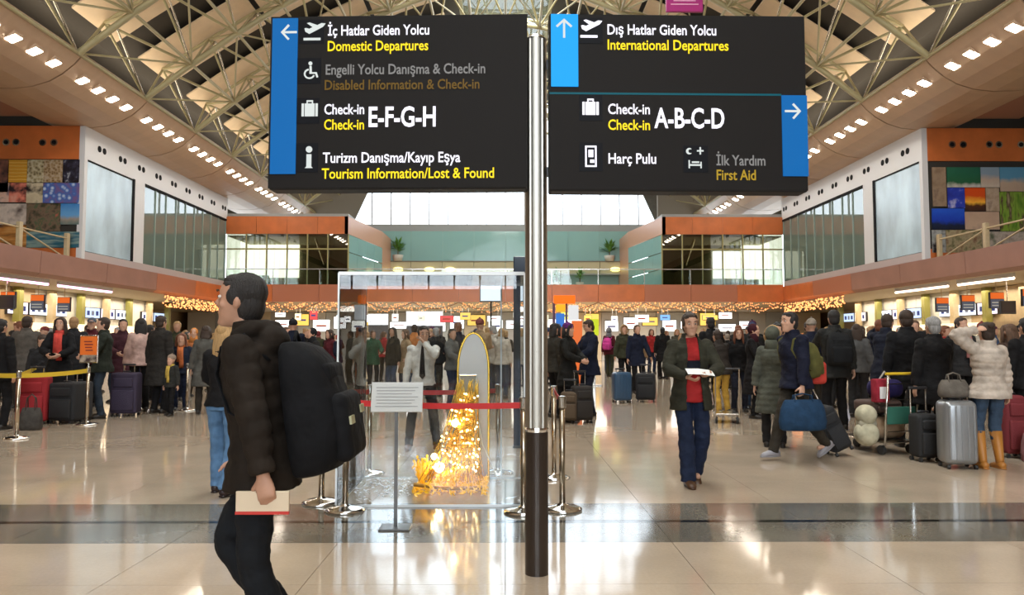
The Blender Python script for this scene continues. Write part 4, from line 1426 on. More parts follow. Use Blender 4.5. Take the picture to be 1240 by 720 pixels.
ARMS = {  # wrist target and elbow pole for the side s (+1 / -1)
    'down': ((.27, .0, .82), (.3, 1, 0)),
    'swingf': ((.25, -.2, .86), (.3, 1, 0)),
    'swingb': ((.27, .22, .86), (.3, 1, 0)),
    'front': ((.1, -.3, 1.08), (1, .4, -.6)),
    'phone': ((.13, -.1, 1.56), (1, .1, -1)),
    'face': ((.03, -.17, 1.5), (1, -.3, -1)),
    'read': ((.1, -.32, 1.12), (1, .5, -.5)),
    'reach': ((.2, -.5, 1.05), (.6, .4, -1)),
    'pull': ((.3, .34, .84), (.3, 1, 0)),
    'hip': ((.2, -.06, .98), (1, .6, 0)),
    'crossed': ((-.08, -.24, 1.18), (1, -.1, -1)),
    'hold': ((.26, -.06, .80), (.3, 1, 0)),
    'head': ((.14, .04, 1.66), (1, -.2, 0)),
}
class Pose:
    def __init__(s, aL='down', aR='down', legs='stand', lean=0.0, hyaw=0.0, hpitch=0.0, stance=.11, fL=None, fR=None, armscale=1.0):
        s.a = {1: aL, -1: aR}      # +1 is the figure's left side (world +x when facing away)
        s.legs, s.lean, s.hyaw, s.hpitch, s.stance = legs, lean, hyaw, hpitch, stance
        s.fL, s.fR = fL, fR
    def key(s):
        return (str(s.a), s.legs, s.lean, s.hyaw, s.hpitch, s.stance, s.fL, s.fR)

LEGS = {'stand': ((.0, .0, .08), (.0, .0, .08)), 'walk': ((.0, -.27, .09), (.0, .30, .15)), 'step': ((.0, -.12, .08), (.0, .12, .09)),
        'stride': ((.0, -.34, .10), (.0, .38, .2)), 'swing': ((.0, .08, .08), (.0, .12, .32))}

class Skel:
    def __init__(s, pose, fem=False, kid=False):
        s.p = pose
        s.fem, s.kid = fem, kid
        lean = pose.lean
        def L(v):
            v = Vector(v)
            k = max(0, v.z - .93)
            return Vector((v.x, v.y - math.sin(lean) * k, .93 + (v.z - .93) * (math.cos(lean) if v.z > .93 else 1)))
        s.L = L
        sw = .165 if fem else .19
        s.sh = {q: L((q * sw, .01, 1.42)) for q in (1, -1)}
        s.el, s.wr, s.hip, s.kn, s.an = {}, {}, {}, {}, {}
        for q in (1, -1):
            a = pose.a[q]
            tgt, pole = ARMS[a] if isinstance(a, str) else a
            t = L((q * tgt[0], tgt[1], tgt[2]))
            s.el[q], s.wr[q] = ik(s.sh[q], t, .285, .255, (q * pole[0], pole[1], pole[2]))
            s.hip[q] = Vector((q * .09, 0, .92))
            f = (pose.fL if q == 1 else pose.fR) or LEGS[pose.legs][0 if q == 1 else 1]
            s.kn[q], s.an[q] = ik(s.hip[q], (q * (pose.stance) + f[0], f[1], f[2]), .43, .425, (q * .1, -1, 0))
        s.neck = L((0, .015, 1.47))
        s.hc = L((0, -.01 + 0, 1.625)) + Vector((0, 0, 0))
        s.hc.y -= math.sin(lean) * .0
        s.HM = Euler((pose.hpitch, 0, pose.hyaw)).to_matrix()
        s.hs = 1.3 if kid else 1.0

    def H(s, v):      # head-local -> body
        return s.HM @ (Vector(v) * s.hs) + s.hc

def torso_rings(sk, z0, z1, t, flare=0.0, puff=0.0, n=None, tail=0.0):
    prof = [(.40, .17, .13), (.60, .168, .128), (.80, .166, .125), (.88, .168, .122), (.95, .163, .112), (1.06, .143, .102), (1.15, .146, .106), (1.26, .162, .114), (1.34, .172, .112), (1.40, .172, .1), (1.44, .125, .082), (1.475, .075, .07), (1.51, .066, .068), (1.56, .06, .064)]
    if sk.fem:
        prof = [(z, a * (.9 if z > 1.1 else (.86 if z > 1.0 else .98)), b * (.95 if z < 1.2 or z > 1.36 else 1.08)) for z, a, b in prof]
    zs = [p[0] for p in prof]
    n = n or max(6, int((z1 - z0) / .05))
    if puff:
        n = int((z1 - z0) / .0175)
    pts, rads = [], []
    for i in range(n + 1):
        z = z0 + (z1 - z0) * i / n
        a = np.interp(z, zs, [p[1] for p in prof])
        b = np.interp(z, zs, [p[2] for p in prof])
        k = max(0, (1.05 - z)) * flare
        tt = t
        if puff and z < 1.42:
            tt = t + puff * abs(math.sin(PI * z / .085)) - puff * .4
        if z > 1.42:
            tt = t * .55
        pts.append(sk.L((0, .01 if z > 1.3 else 0, z)))
        rads.append((a + tt + k, b + tt + k))
    return pts, rads

def limb(mb, a, b, c, ra, rb, rc, n=12, puff=0, ext=0.0, cap=True, flat=1.0):
    a, b, c = Vector(a), Vector(b), Vector(c)
    pts, rads = [], []
    for i in range(7):
        u = i / 6
        pts.append(a.lerp(b, u))
        rads.append(ra + (rb - ra) * u)
    for i in range(1, 7):
        u = i / 6
        pts.append(b.lerp(c, u))
        bulge = math.sin(PI * min(1, u * 1.5)) * .12 if u < .67 else 0
        rads.append((rb + (rc - rb) * u) * (1 + bulge * .6))
    # soften the joint
    pts[6] = (pts[5] + pts[7]) / 2 * .35 + pts[6] * .65
    if puff:
        P2, R2 = [], []
        for i in range(len(pts) - 1):
            for k in range(4):
                u = k / 4
                P2.append(pts[i].lerp(pts[i + 1], u))
                R2.append(rads[i] + (rads[i + 1] - rads[i]) * u + puff * abs(math.sin(PI * (i * 4 + k) / 7)) - puff * .4)
        P2.append(pts[-1]); R2.append(rads[-1])
        pts, rads = P2, R2
    mb.tube(pts, rads, n, cap=cap)

def hand(mb, wrist, elbow, q, curl=0.5, palm_dir=None, fr=.0085):
    """palm and five fingers; palm faces the thigh by default"""
    wrist, elbow = Vector(wrist), Vector(elbow)
    d = (wrist - elbow).normalized()
    pn = Vector(palm_dir) if palm_dir else Vector((-q, 0, 0))     # palm normal
    pn = (pn - d * pn.dot(d)).normalized()
    sdv = d.cross(pn).normalized()
    if sdv.y > 0:        # towards the thumb: forward
        sdv = -sdv
    if palm_dir and abs(sdv.y) < .3:
        sdv = d.cross(pn).normalized()
        if sdv.x * q > 0:
            sdv = -sdv
    w0 = wrist
    # palm: flattened tube
    mb.tube([w0 - d * .02, w0 + d * .015, w0 + d * .05, w0 + d * .088, w0 + d * .1], [(.026, .02), (.03, .018), (.041, .016), (.041, .014), (.036, .01)], 12, ref=sdv)
    L = [.072, .08, .075, .06]
    for k in range(4):
        b = w0 + d * (.092 - .004 * abs(k - 1)) + sdv * (.031 - .0205 * k)
        p = [b - d * .02, b]
        dirv = d.copy()
        segs = (.45, .3, .25)
        ang = 0
        for j, sg in enumerate(segs):
            ang += curl * (.55 + .15 * j) + .05 * k * curl
            dirv = (d * math.cos(ang) + pn * math.sin(ang))
            p.append(p[-1] + dirv * L[k] * sg)
        mb.tube(p, [fr, fr, fr * .95, fr * .88, fr * .7], 8, ref=sdv)
    b = w0 + d * .03 + sdv * .028 + pn * .006
    t1 = (sdv * .75 + d * .65 + pn * .25).normalized()
    t2 = (sdv * .3 + d * .85 + pn * (.3 + .4 * curl)).normalized()
    mb.tube([b - sdv * .015, b, b + t1 * .035, b + t1 * .035 + t2 * .028, b + t1 * .035 + t2 * .045], [.012, .0125, .011, .0095, .007], 8)
    return w0 + d * .07 + pn * .02

def head_mesh(mb, sk):
    H = sk.H
    prof = [(-.118, .022, .026, -.052), (-.108, .036, .042, -.046), (-.085, .052, .062, -.03), (-.055, .062, .076, -.016), (-.02, .0695, .086, -.006), (.01, .0735, .092, 0), (.04, .0755, .096, .002), (.07, .0735, .094, .004), (.095, .062, .08, .008), (.112, .042, .055, .01), (.12, .018, .025, .01)]
    n = 16
    vs, fs = [], []
    for z, a, b, y in prof:
        for k in range(n):
            th = 2 * PI * k / n
            vs.append(H((a * math.cos(th), y + b * math.sin(th), z)))
    for i in range(len(prof) - 1):
        for k in range(n):
            k2 = (k + 1) % n
            fs.append((i * n + k, i * n + k2, (i + 1) * n + k2, (i + 1) * n + k))
    fs.append(tuple(range(n - 1, -1, -1)))
    fs.append(tuple((len(prof) - 1) * n + k for k in range(n)))
    mb.add(vs, fs)
    # nose, brow, lips, chin, ears
    mb.tube([H((0, -.082, .028)), H((0, -.094, .008)), H((0, -.106, -.016)), H((0, -.1, -.026))], [.008, .0095, .0135, .008], 8)
    mb.ell(H((.011, -.096, -.022)), (.0075, .009, .006), 8, 6)
    mb.ell(H((-.011, -.096, -.022)), (.0075, .009, .006), 8, 6)
    mb.tube([H((-.045, -.074, .035)), H((-.02, -.089, .039)), H((0, -.09, .036)), H((.02, -.089, .039)), H((.045, -.074, .035))], [.005, .008, .006, .008, .005], 6)
    mb.ell(H((0, -.09, -.05)), (.022, .009, .0055), 10, 6, sk.HM)
    mb.ell(H((0, -.0885, -.06)), (.018, .009, .006), 10, 6, sk.HM)
    mb.ell(H((0, -.083, -.1)), (.018, .016, .014), 8, 6)
    for q in (1, -1):
        mb.ell(H((q * .077, .008, -.002)), (.009, .017, .03), 8, 8, sk.HM)
        mb.ell(H((q * .045, -.062, -.02)), (.02, .02, .02), 8, 6)
    mb.tube([sk.L((0, .02, 1.42)), sk.neck, H((0, .012, -.06))], [(.07, .06), (.056, .057), (.054, .056)], 12)

def body_mesh(sk, voxel, curl=.5, palms=None):
    mb = MB()
    pts, rads = torso_rings(sk, .86, 1.5, -.012)
    mb.tube(pts, rads, 18, ref=(1, 0, 0))
    for q in (1, -1):
        limb(mb, sk.sh[q] + Vector((-q * .02, 0, -.01)), sk.el[q], sk.wr[q], .048, .038, .026)
        hand(mb, sk.wr[q], sk.el[q], q, curl if not isinstance(curl, dict) else curl[q], palms and palms.get(q))
        limb(mb, sk.hip[q], sk.kn[q], sk.an[q], .078, .052, .036)
        an = sk.an[q]
        mb.tube([an + Vector((0, .03, 0)), an + Vector((0, -.02, -.03)), an + Vector((0, -.12, -.05))], [.035, .033, .025], 8)
    head_mesh(mb, sk)
    return remesh(mb, voxel, 1, 'body')

def jacket_mesh(sk, voxel, hem=.86, t=.022, flare=.12, puff=0.0, sleeve=.03, collar=True, hood=False, open_=False, sleeve_end=1.0, armt=None):
    mb = MB()
    pts, rads = torso_rings(sk, hem, 1.49, t, flare, puff)
    mb.tube(pts, rads, 20, ref=(1, 0, 0))
    for q in (1, -1):
        w = sk.el[q].lerp(sk.wr[q], sleeve_end)
        limb(mb, sk.sh[q] + Vector((-q * .025, 0, -.015)), sk.el[q], w, .05 + sleeve, .041 + sleeve, .03 + sleeve * .8, puff=puff * .8)
        mb.ell(sk.sh[q] + Vector((-q * .02, 0, -.005)), (.06 + sleeve * .7, .055 + sleeve * .6, .05 + sleeve * .4), 10, 8)
    if collar:
        mb.tube([sk.L((0, .02, 1.45)), sk.L((0, .02, 1.5)), sk.L((0, .022, 1.535))], [(.1, .092), (.083, .082), (.08, .08)], 16, ref=(1, 0, 0))
    if hood:
        mb.ell(sk.L((0, .11, 1.45)), (.12, .07, .075), 12, 8)
        mb.tube([sk.L((-.1, -.03, 1.47)), sk.L((-.1, .06, 1.5)), sk.L((0, .12, 1.5)), sk.L((.1, .06, 1.5)), sk.L((.1, -.03, 1.47))], [.025, .035, .04, .035, .025], 8)
    post = None
    if open_:
        yy = lambda z: sk.L((0, 0, z)).y
        post = lambda c: abs(c.x) < .06 + max(0, 1.38 - c.z) * .05 and c.y < yy(c.z) - .03 and c.z < 1.53
    return remesh(mb, voxel, 2, 'jacket', post, folds=.011 if not puff else .006)

def trousers_mesh(sk, voxel, t=.012, wide=.0, cuff=.0, z_end=.0):
    mb = MB()
    pts, rads = torso_rings(sk, .86, 1.0, .004)
    mb.tube(pts, rads, 18, ref=(1, 0, 0))
    for q in (1, -1):
        a = sk.an[q].lerp(sk.kn[q], z_end)
        limb(mb, sk.hip[q] + Vector((0, 0, -.01)), sk.kn[q], a, .088 + t * .4, .056 + t + wide * .5, .046 + t + cuff + wide)
    return remesh(mb, voxel, 2, 'trousers', folds=.010)

def shoe_mesh(sk, q, boot=0.0):
    mb = MB()
    a = sk.an[q]
    shin = (sk.kn[q] - a).normalized()
    pitch = math.atan2(shin.y, shin.z) if a.z > .12 else 0
    pitch = -pitch * .9 if a.z > .12 else 0
    M = Euler((pitch if a.y > 0 else 0, 0, 0)).to_matrix()
    if a.y > .05 and a.z > .1:
        M = Euler((R(32), 0, 0)).to_matrix()
    def T(v):
        return M @ Vector(v) + a
    pts = [T((0, .075, -.045)), T((0, .06, -.04)), T((0, .0, -.03)), T((0, -.07, -.042)), T((0, -.13, -.052)), T((0, -.17, -.06))]
    rr = [(.025, .03), (.04, .042), (.044, .052), (.047, .037), (.045, .028), (.026, .015)]
    mb.tube(pts, rr, 12, ref=(1, 0, 0))
    mb.tube([T((0, .0, -.02)), a + shin * .03, a + shin * (.06 + boot)], [(.043, .05), (.045, .05), (.05 + boot * .06, .055 + boot * .06)], 12, ref=(1, 0, 0))
    # sole
    mb.tube([T((0, .08, -.07)), T((0, .0, -.072)), T((0, -.1, -.072)), T((0, -.178, -.07))], [(.03, .01), (.042, .01), (.047, .01), (.025, .01)], 10, ref=(1, 0, 0))
    me = mb.mesh('shoe', True)
    return me

def hair_mesh(sk, style):
    mb = MB()
    H, HM = sk.H, sk.HM
    k = sk.hs
    def E(c, r, n=14, m=10):
        mb.ell(H(c), tuple(q * k for q in r), n, m, HM)
    if style in ('short', 'long', 'bun', 'bob', 'tail'):
        E((0, .018, .042), (.084, .098, .09))
        E((0, .04, -.015), (.076, .068, .095))
        E((0, -.022, .085), (.064, .06, .036))
        E((0, -.03, .07), (.07, .052, .03))
        if style == 'short':
            for q in (1, -1):
                E((q * .066, .0, .02), (.017, .045, .045))
    if style == 'bun':
        E((0, .1, .085), (.045, .045, .042))
    if style == 'tail':
        mb.tube([H((0, .1, .04)), H((0, .15, 0)), H((0, .14, -.12)), H((0, .12, -.22))], [.03, .038, .032, .01], 10)
    if style in ('long', 'bob'):
        e = -.24 if style == 'long' else -.12
        mb.tube([H((0, .04, .06)), H((0, .055, -.03)), H((0, .07, -.12)), H((0, .085, e)), H((0, .08, e - .04))], [(.085, .06), (.092, .062), (.1, .05), (.09, .04), (.05, .02)], 14, ref=HM @ Vector((1, 0, 0)))
        for q in (1, -1):
            mb.tube([H((q * .03, -.07, .1)), H((q * .07, -.05, .06)), H((q * .084, -.03, -.02)), H((q * .09, -.03, -.1)), H((q * .09, -.05, e))], [.015, .024, .025, .026, .012], 8)
    if style == 'beanie':
        E((0, .012, .062), (.089, .102, .085))
        mb.tube([H((0, .01, .03)), H((0, .01, .06))], [(.088, .103), (.091, .105)], 16, ref=HM @ Vector((1, 0, 0)))
        mb.ell(H((0, .02, .15)), (.022, .022, .02), 8, 6)
    if style == 'cap':
        E((0, .012, .06), (.085, .1, .075))
        mb.tube([H((0, -.08, .05)), H((0, -.13, .045)), H((0, -.155, .04))], [(.065, .008), (.06, .007), (.03, .005)], 12, ref=HM @ Vector((1, 0, 0)))
    if style == 'scarfhead':
        E((0, .015, .03), (.09, .105, .105))
        mb.tube([H((0, .01, -.06)), H((0, .0, -.12)), sk.L((0, .0, 1.42))], [(.08, .08), (.09, .085), (.15, .1)], 14)
    if style == 'hoodup':
        E((0, .03, .03), (.105, .115, .12))
        mb.tube([H((0, .04, -.06)), H((0, .04, -.12)), sk.L((0, .03, 1.42))], [(.1, .1), (.1, .09), (.14, .1)], 14)
    return mb.mesh('hair', True)

def fur_ring(sk):
    mb = MB()
    pts = []
    rnd_ = random.Random(4)
    for i in range(25):
        a = 2 * PI * i / 24
        pts.append(sk.H((math.cos(a) * .098, -.03 + .0 * math.sin(a), .01 + math.sin(a) * .125)))
    mb.tube(pts, [.026 + rnd_.uniform(-.004, .006) for _ in pts], 7)
    return mb.mesh('fur_trim', True)

def eyes(sk, parent):
    me = MB().ell((0, 0, 0), (.0125, .009, .0078), 10, 8).mesh('eye', True)
    me2 = MB().ell((0, 0, 0), (.0058, .004, .0062), 10, 8).mesh('iris', True)
    me3 = MB().tube([(-.019, .003, 0), (-.008, -.003, .006), (.008, -.003, .005), (.019, .004, -.002)], [.002, .0035, .0035, .002], 6).mesh('eyebrow', True)
    for q in (1, -1):
        e = obj('eye', me, mat('eye_white', (.6, .57, .54), .3), parent, loc=sk.H((q * .031, -.083, .014)), rot=sk.HM.to_euler())
        obj('iris', me2, mat('iris_brown', (.03, .015, .01), .2), parent, loc=sk.H((q * .031, -.0905, .014)), rot=sk.HM.to_euler())
        obj('eyebrow', me3, hairmat('dark brown'), parent, loc=sk.H((q * .031, -.094, .037)), rot=sk.HM.to_euler())

CACHE = {}
def cached(key, fn):
    if key not in CACHE:
        CACHE[key] = fn()
    return CACHE[key]

def person(label, loc, rz, H=1.72, pose=None, fem=False, kid=False, top='jacket', tc=(.03, .03, .035), hem=.84, t=.022, flare=.12, puff=0, hood=False, open_=False, under=None,
           lc=(.02, .022, .03), boots=None, sc=(.015, .012, .01), hair='short', hc='black', headc=None, fur=None, voxel=.014, skin=None, group=None, scarf=None, face=False, wide=.0, curl=.5, palms=None, sleeve_end=1.0, sleeve=.028, label_parts=True):
    pose = pose or Pose()
    sk = Skel(pose, fem, kid)
    k = (pose.key(), fem, kid, voxel)
    root = thing('person', label, 'person', (loc[0], loc[1], 0), rz, group, scale=H / 1.75)
    pk = str(sorted(palms.items())) if palms else ''
    me = cached(('b', k, str(curl), pk), lambda: body_mesh(sk, voxel, curl, palms))
    obj('body', me, skin or SKIN, root)
    if under:
        me = cached(('u', k, under), lambda: jacket_mesh(sk, voxel, hem=.84, t=.006, flare=.06, sleeve=.006, collar=False))
        obj('shirt', me, cloth(under), root)
    tn = {'coat': 'coat', 'sweater': 'sweater', 'shirt': 'shirt'}.get(top, 'jacket')
    me = cached(('j', k, hem, t, flare, puff, hood, open_, sleeve_end, sleeve), lambda: jacket_mesh(sk, voxel, hem, t, flare, puff, sleeve, True, hood, open_, sleeve_end))
    o = obj(tn, me, cloth(tc), root)
    if open_:
        so = o.modifiers.new('s', 'SOLIDIFY')
        so.thickness = .008
    me = cached(('t', k, wide, bool(boots)), lambda: trousers_mesh(sk, voxel, wide=wide, z_end=(.6 if boots else -.06)))
    obj('trousers', me, cloth(lc), root)
    for q in (1, -1):
        me = cached(('s', k, q, bool(boots)), lambda: shoe_mesh(sk, q, .3 if boots else 0))
        obj('boot' if boots else 'shoe', me, mat('leather_%d_%d_%d' % tuple(int(c * 999) for c in (boots or sc)), boots or sc, .45), root)
    me = cached(('h', k, hair), lambda: hair_mesh(sk, hair))
    hn = {'beanie': 'knit_hat', 'cap': 'cap', 'scarfhead': 'headscarf', 'hoodup': 'hood'}.get(hair, 'hair')
    obj(hn, me, cloth(headc) if headc else hairmat(hc), root)
    if hair in ('beanie', 'cap') and fem:
        obj('hair', cached(('h', k, 'bob'), lambda: hair_mesh(sk, 'bob')), hairmat(hc), root)
    if fur:
        obj('fur_trim', cached(('f', k), lambda: fur_ring(sk)), cloth(fur), root)
    if scarf:
        def sm():
            mb = MB()
            mb.tube([sk.L((0, .01, 1.43)), sk.L((0, .0, 1.47)), sk.L((0, .0, 1.52))], [(.11, .1), (.1, .1), (.085, .085)], 14, ref=(1, 0, 0))
            mb.tube([sk.L((.03, -.12, 1.46)), sk.L((.035, -.17, 1.3)), sk.L((.04, -.165, 1.1)), sk.L((.04, -.165, .98))], [(.04, .02), (.045, .015), (.05, .014), (.05, .012)], 10, ref=(1, 0, 0))
            mb.tube([sk.L((-.03, -.12, 1.46)), sk.L((-.02, -.17, 1.3)), sk.L((-.02, -.165, 1.12))], [(.04, .02), (.04, .015), (.045, .012)], 10, ref=(1, 0, 0))
            return mb.mesh('scarf', True)
        obj('scarf', cached(('sc', k), sm), cloth(scarf), root)
    if face:
        eyes(sk, root)
    root['_'] = 0
    del root['_']
    return root, sk

def wpt(root, v):
    """figure-local point to world"""
    M = Matrix.Translation(root.location) @ Euler(root.rotation_euler).to_matrix().to_4x4() @ Matrix.Scale(root.scale[0], 4)
    return M @ Vector(v)

# ---------------------------------------------------------------- luggage
def suitcase(label, loc, rz=0.0, w=.42, h=.62, d=.26, col=(.02, .02, .025), hard=False, handle=.0, tilt=0.0, metal=0.0, rot=None, group=None, ribs=True):
    t = thing('suitcase', label, 'suitcase', loc, rz, rot=rot, group=group)
    m = mat('case_%d_%d_%d_%d' % (int(col[0] * 999), int(col[1] * 999), int(col[2] * 999), hard), col, .3 if hard else .8, metal, bump=0 if hard else .3, bscale=80)
    MB().rbox((0, 0, .05 + h / 2), (w, d, h), .07 if hard else .05, seg=4).build('shell', m, t, smooth=True)
    if hard and ribs:
        for k in range(5):
            x = -w * .36 + w * .72 * k / 4
            for sy in (-1, 1):
                MB().rbox((x, sy * (d / 2), .05 + h / 2), (.022, .014, h * .84), .005).build('rib', m, t)
    else:
        for sy in (-1,):
            MB().rbox((0, sy * (d / 2 + .015), .05 + h * .33), (w * .8, .05, h * .5), .02, seg=3).build('front_pocket', m, t, smooth=True)
            MB().rbox((0, sy * (d / 2 + .012), .05 + h * .76), (w * .72, .04, h * .22), .02, seg=3).build('front_pocket', m, t, smooth=True)
    MB().tube([(-.07, 0, h + .045), (-.065, 0, h + .075), (.065, 0, h + .075), (.07, 0, h + .045)], .011, 8).build('top_handle', dark_metal, t, smooth=True)
    if handle:
        for q in (-1, 1):
            MB().tube([(q * .1, d * .38, h), (q * .1, d * .38, h + handle)], .009, 8).build('handle_bar', chrome, t)
        MB().rbox((0, d * .38, h + handle), (.24, .03, .035), .01).build('grip', dark_metal, t)
    for a in (-1, 1):
        for b in (-1, 1):
            MB().tube([(a * (w * .4) - .015, b * d * .36, .026), (a * (w * .4) + .015, b * d * .36, .026)], .026, 12).build('wheel', mat('rubber', (.02, .02, .02), .6), t)
    return t

def backpack(label, root, sk, col, col2=None, scale=1.0, dy=.0, big=False, straps=True, logo=False):
    """worn on the back of a figure; a top-level thing with the figure's frame"""
    t = thing('backpack', label, 'backpack', root.location, root.rotation_euler.z, scale=root.scale[0])
    m = cloth(col)
    w, d, h = (.36 * scale, .2 * scale, .48 * scale)
    c = sk.L((0, .0, 1.18 - (.0 if not big else .02)))
    c.y += .115 + d / 2 + dy
    rot = (-sk.p.lean * -1.0, 0, 0)
    M = Euler(rot).to_matrix()
    fr_ = [(-.5, .6, .5), (-.47, .85, .8), (-.36, .98, 1.0), (-.2, 1.0, 1.08), (0, .99, 1.05), (.18, .95, .95), (.33, .88, .82), (.43, .76, .62), (.48, .55, .4), (.5, .3, .2)]
    mb = MB()
    n = 20
    vs, fs = [], []
    for (z_, a_, b_) in fr_:
        for k in range(n):
            th = 2 * PI * k / n
            cx_, sx_ = math.cos(th), math.sin(th)
            px_ = math.copysign(abs(cx_) ** .62, cx_) * w / 2 * a_
            py_ = math.copysign(abs(sx_) ** .62, sx_) * d / 2 * b_ + (b_ - 1) * d * .42
            vs.append(c + M @ Vector((px_, py_, z_ * h)))
    for i in range(len(fr_) - 1):
        for k in range(n):
            k2 = (k + 1) % n
            fs.append((i * n + k, i * n + k2, (i + 1) * n + k2, (i + 1) * n + k))
    fs += [tuple(range(n - 1, -1, -1)), tuple((len(fr_) - 1) * n + k for k in range(n))]
    mb.add(vs, fs).build('pack_body', m, t, smooth=True)
    MB().rbox(c + M @ Vector((0, d * .5, -h * .18)), (w * .8, d * .36, h * .5), .05 * scale, rot=rot, seg=4).build('front_pocket', cloth(col2 or col), t, smooth=True)
    MB().rbox(c + M @ Vector((0, d * .34, h * .2)), (w * .66, d * .2, h * .2), .03 * scale, rot=rot, seg=3).build('front_pocket', m, t, smooth=True)
    MB().tube([c + M @ Vector((-.04, -d * .2, h * .5)), c + M @ Vector((0, -d * .2, h * .5 + .04)), c + M @ Vector((.04, -d * .2, h * .5))], .009, 6).build('top_loop', m, t, smooth=True)
    if straps:
        for q in (1, -1):
            a = sk.L((q * .12, .12, 1.36))
            MB().tube([a, sk.L((q * .13, .03, 1.475)), sk.L((q * .125, -.075, 1.42)), sk.L((q * .12, -.115, 1.3)), sk.L((q * .15, -.07, 1.14)), sk.L((q * .15, .1, 1.05))], [(.02, .006)] * 6, 8).build('strap', m, t, smooth=True)
    if logo:
        for (u, v) in ((-.1, .0), (.09, -.03)):
            MB().box(c + M @ Vector((u * scale, d * .69, v - .05)), (.07, .01, .035), rot=rot).build('reflective_patch', mat('reflector', (.35, .34, .2), .4), t)
    return t

def soft_bag(name, label, cat, loc, rz, w, d, h, col, hl=.12, col2=None):
    t = thing(name, label, cat, loc, rz)
    m = cloth(col)
    mb = MB()
    mb.tube([(0, 0, 0), (0, 0, .02), (0, 0, h * .3), (0, 0, h * .7), (0, 0, h * .95), (0, 0, h)], [(w * .42, d * .38), (w * .48, d * .48), (w * .5, d * .52), (w * .46, d * .42), (w * .4, d * .16), (w * .36, d * .06)], 20, ref=(1, 0, 0))
    mb.build('bag_body', m, t, smooth=True)
    for q in (-1, 1):
        MB().tube([(-w * .2, q * d * .2, h * .75), (-w * .18, q * d * .06, h + hl * .7), (0, 0, h + hl), (w * .18, q * d * .06, h + hl * .7), (w * .2, q * d * .2, h * .75)], .009, 6).build('strap', cloth(col2 or col), t, smooth=True)
    MB().tube([(-w * .34, 0, h * .985), (w * .34, 0, h * .985)], .007, 6).build('zip', dark_metal, t)
    return t
# ================================================================ PLACEMENTS
OCC = []
def bag_spot(px, feet):
    """floor spot for a bag, drawn a little towards the camera until it is clear of the figures"""
    q = F(px, feet)
    dd = q.y
    while any(((q.x - a) / .42) ** 2 + ((q.y - b) / .36) ** 2 < 1 for a, b in OCC) and dd > 5:
        dd -= .05
        q = P(px, 412, dd)
    q.z = 0
    return q
def pp(label, px, feet, head_y, face_deg, d=None, **kw):
    loc = F(px, feet) if d is None else P(px, 412, d)
    dd = loc.y
    while any((loc.x - a) ** 2 + (loc.y - b) ** 2 < .27 for a, b in OCC) and dd < 60:
        dd += .08
        loc = P(px, 412, dd)
    Hh = P(px, head_y, loc.y).z
    Hh = max(.8, min(1.95, Hh))
    root, sk = person(label, (loc.x, loc.y), R(face_deg), H=Hh, **kw)
    OCC.append((loc.x, loc.y))
    return root, sk

NAVY = (.012, .018, .045); BLACK = (.012, .011, .012); CHAR = (.035, .034, .036); JEANS = (.05, .11, .22); DJEANS = (.018, .03, .075)
OLIVE = (.06, .065, .035); GREY = (.13, .13, .12); BROWN = (.06, .035, .02); MAROON = (.12, .012, .02); RED = (.5, .015, .015); CREAM = (.55, .46, .38); PINK = (.6, .38, .32)

# ---- man striding past in front, in profile
d0 = 3.35
c0 = P(322, 412, d0)
fg, sk = person('man in dark brown padded jacket striding left with a big black backpack', (c0.x, d0), R(-90), H=1.76,
                pose=Pose(aL=((.25, .10, .80), (.3, 1, 0)), aR='swingf', lean=.15, stance=.085, fL=(.0, .14, .09), fR=(.0, .08, .22), hpitch=-.06),
                tc=(.026, .017, .011), hem=.80, t=.02, flare=.06, puff=.008, hood=True, sleeve=.024, lc=(.012, .014, .018), sc=(.01, .01, .01), hair='short', hc='black',
                voxel=.0085, face=True, curl={1: .95, -1: .5}, skin=SKIN2)
backpack('big black backpack worn by the man striding left in front', fg, sk, (.007, .007, .009), scale=1.22, dy=.03, big=True, logo=True)
hp = wpt(fg, sk.wr[1] + (sk.wr[1] - sk.el[1]).normalized() * .085 + Vector((-.02, -.02, 0)))
hp.z -= .03
t = thing('booklet', 'cream booklet with a red edge in the hand of the striding man', 'booklet', hp, 0)
MB().rbox((0, 0, 0), (.22, .014, .085), .004).build('cover', mat('cream_cover', (.62, .5, .36), .5), t)
MB().bb(-.11, .11, -.009, .009, -.052, -.04).build('red_edge', mat('red_edge', (.5, .03, .02), .5), t)

# ---- man in the red shirt walking to the camera
rm, sk = pp('man in red shirt and open dark green jacket walking towards the camera reading a paper', 838, 586, 378, 2,
            pose=Pose(aL=((.1, -.3, 1.13), (1, .5, -.5)), aR=((.12, -.3, 1.1), (1, .5, -.5)), fL=(0, .12, .12), fR=(0, -.12, .08), stance=.07, hpitch=.12), tc=(.05, .048, .03), open_=True, under=(.55, .012, .012),
            hem=.76, t=.028, flare=.1, sleeve=.022, lc=DJEANS, sc=(.07, .03, .012), hair='short', hc='dark brown', voxel=.0095, face=True, wide=.02,
            curl=.75, palms={1: (-.4, 0, 1), -1: (.4, 0, 1)})
pts, rads = torso_rings(sk, 1.13, 1.26, .019)
MB().tube(pts, rads, 20, ref=(1, 0, 0), cap=False).build('chest_stripe', cloth((.012, .016, .03)), rm, smooth=True)
hp = (wpt(rm, sk.wr[1]) + wpt(rm, sk.wr[-1])) / 2
t = thing('paper_sheet', 'folded white paper held by the man in the red shirt', 'paper', (hp.x, hp.y - .07, hp.z + .035), rot=(R(18), R(4), 0))
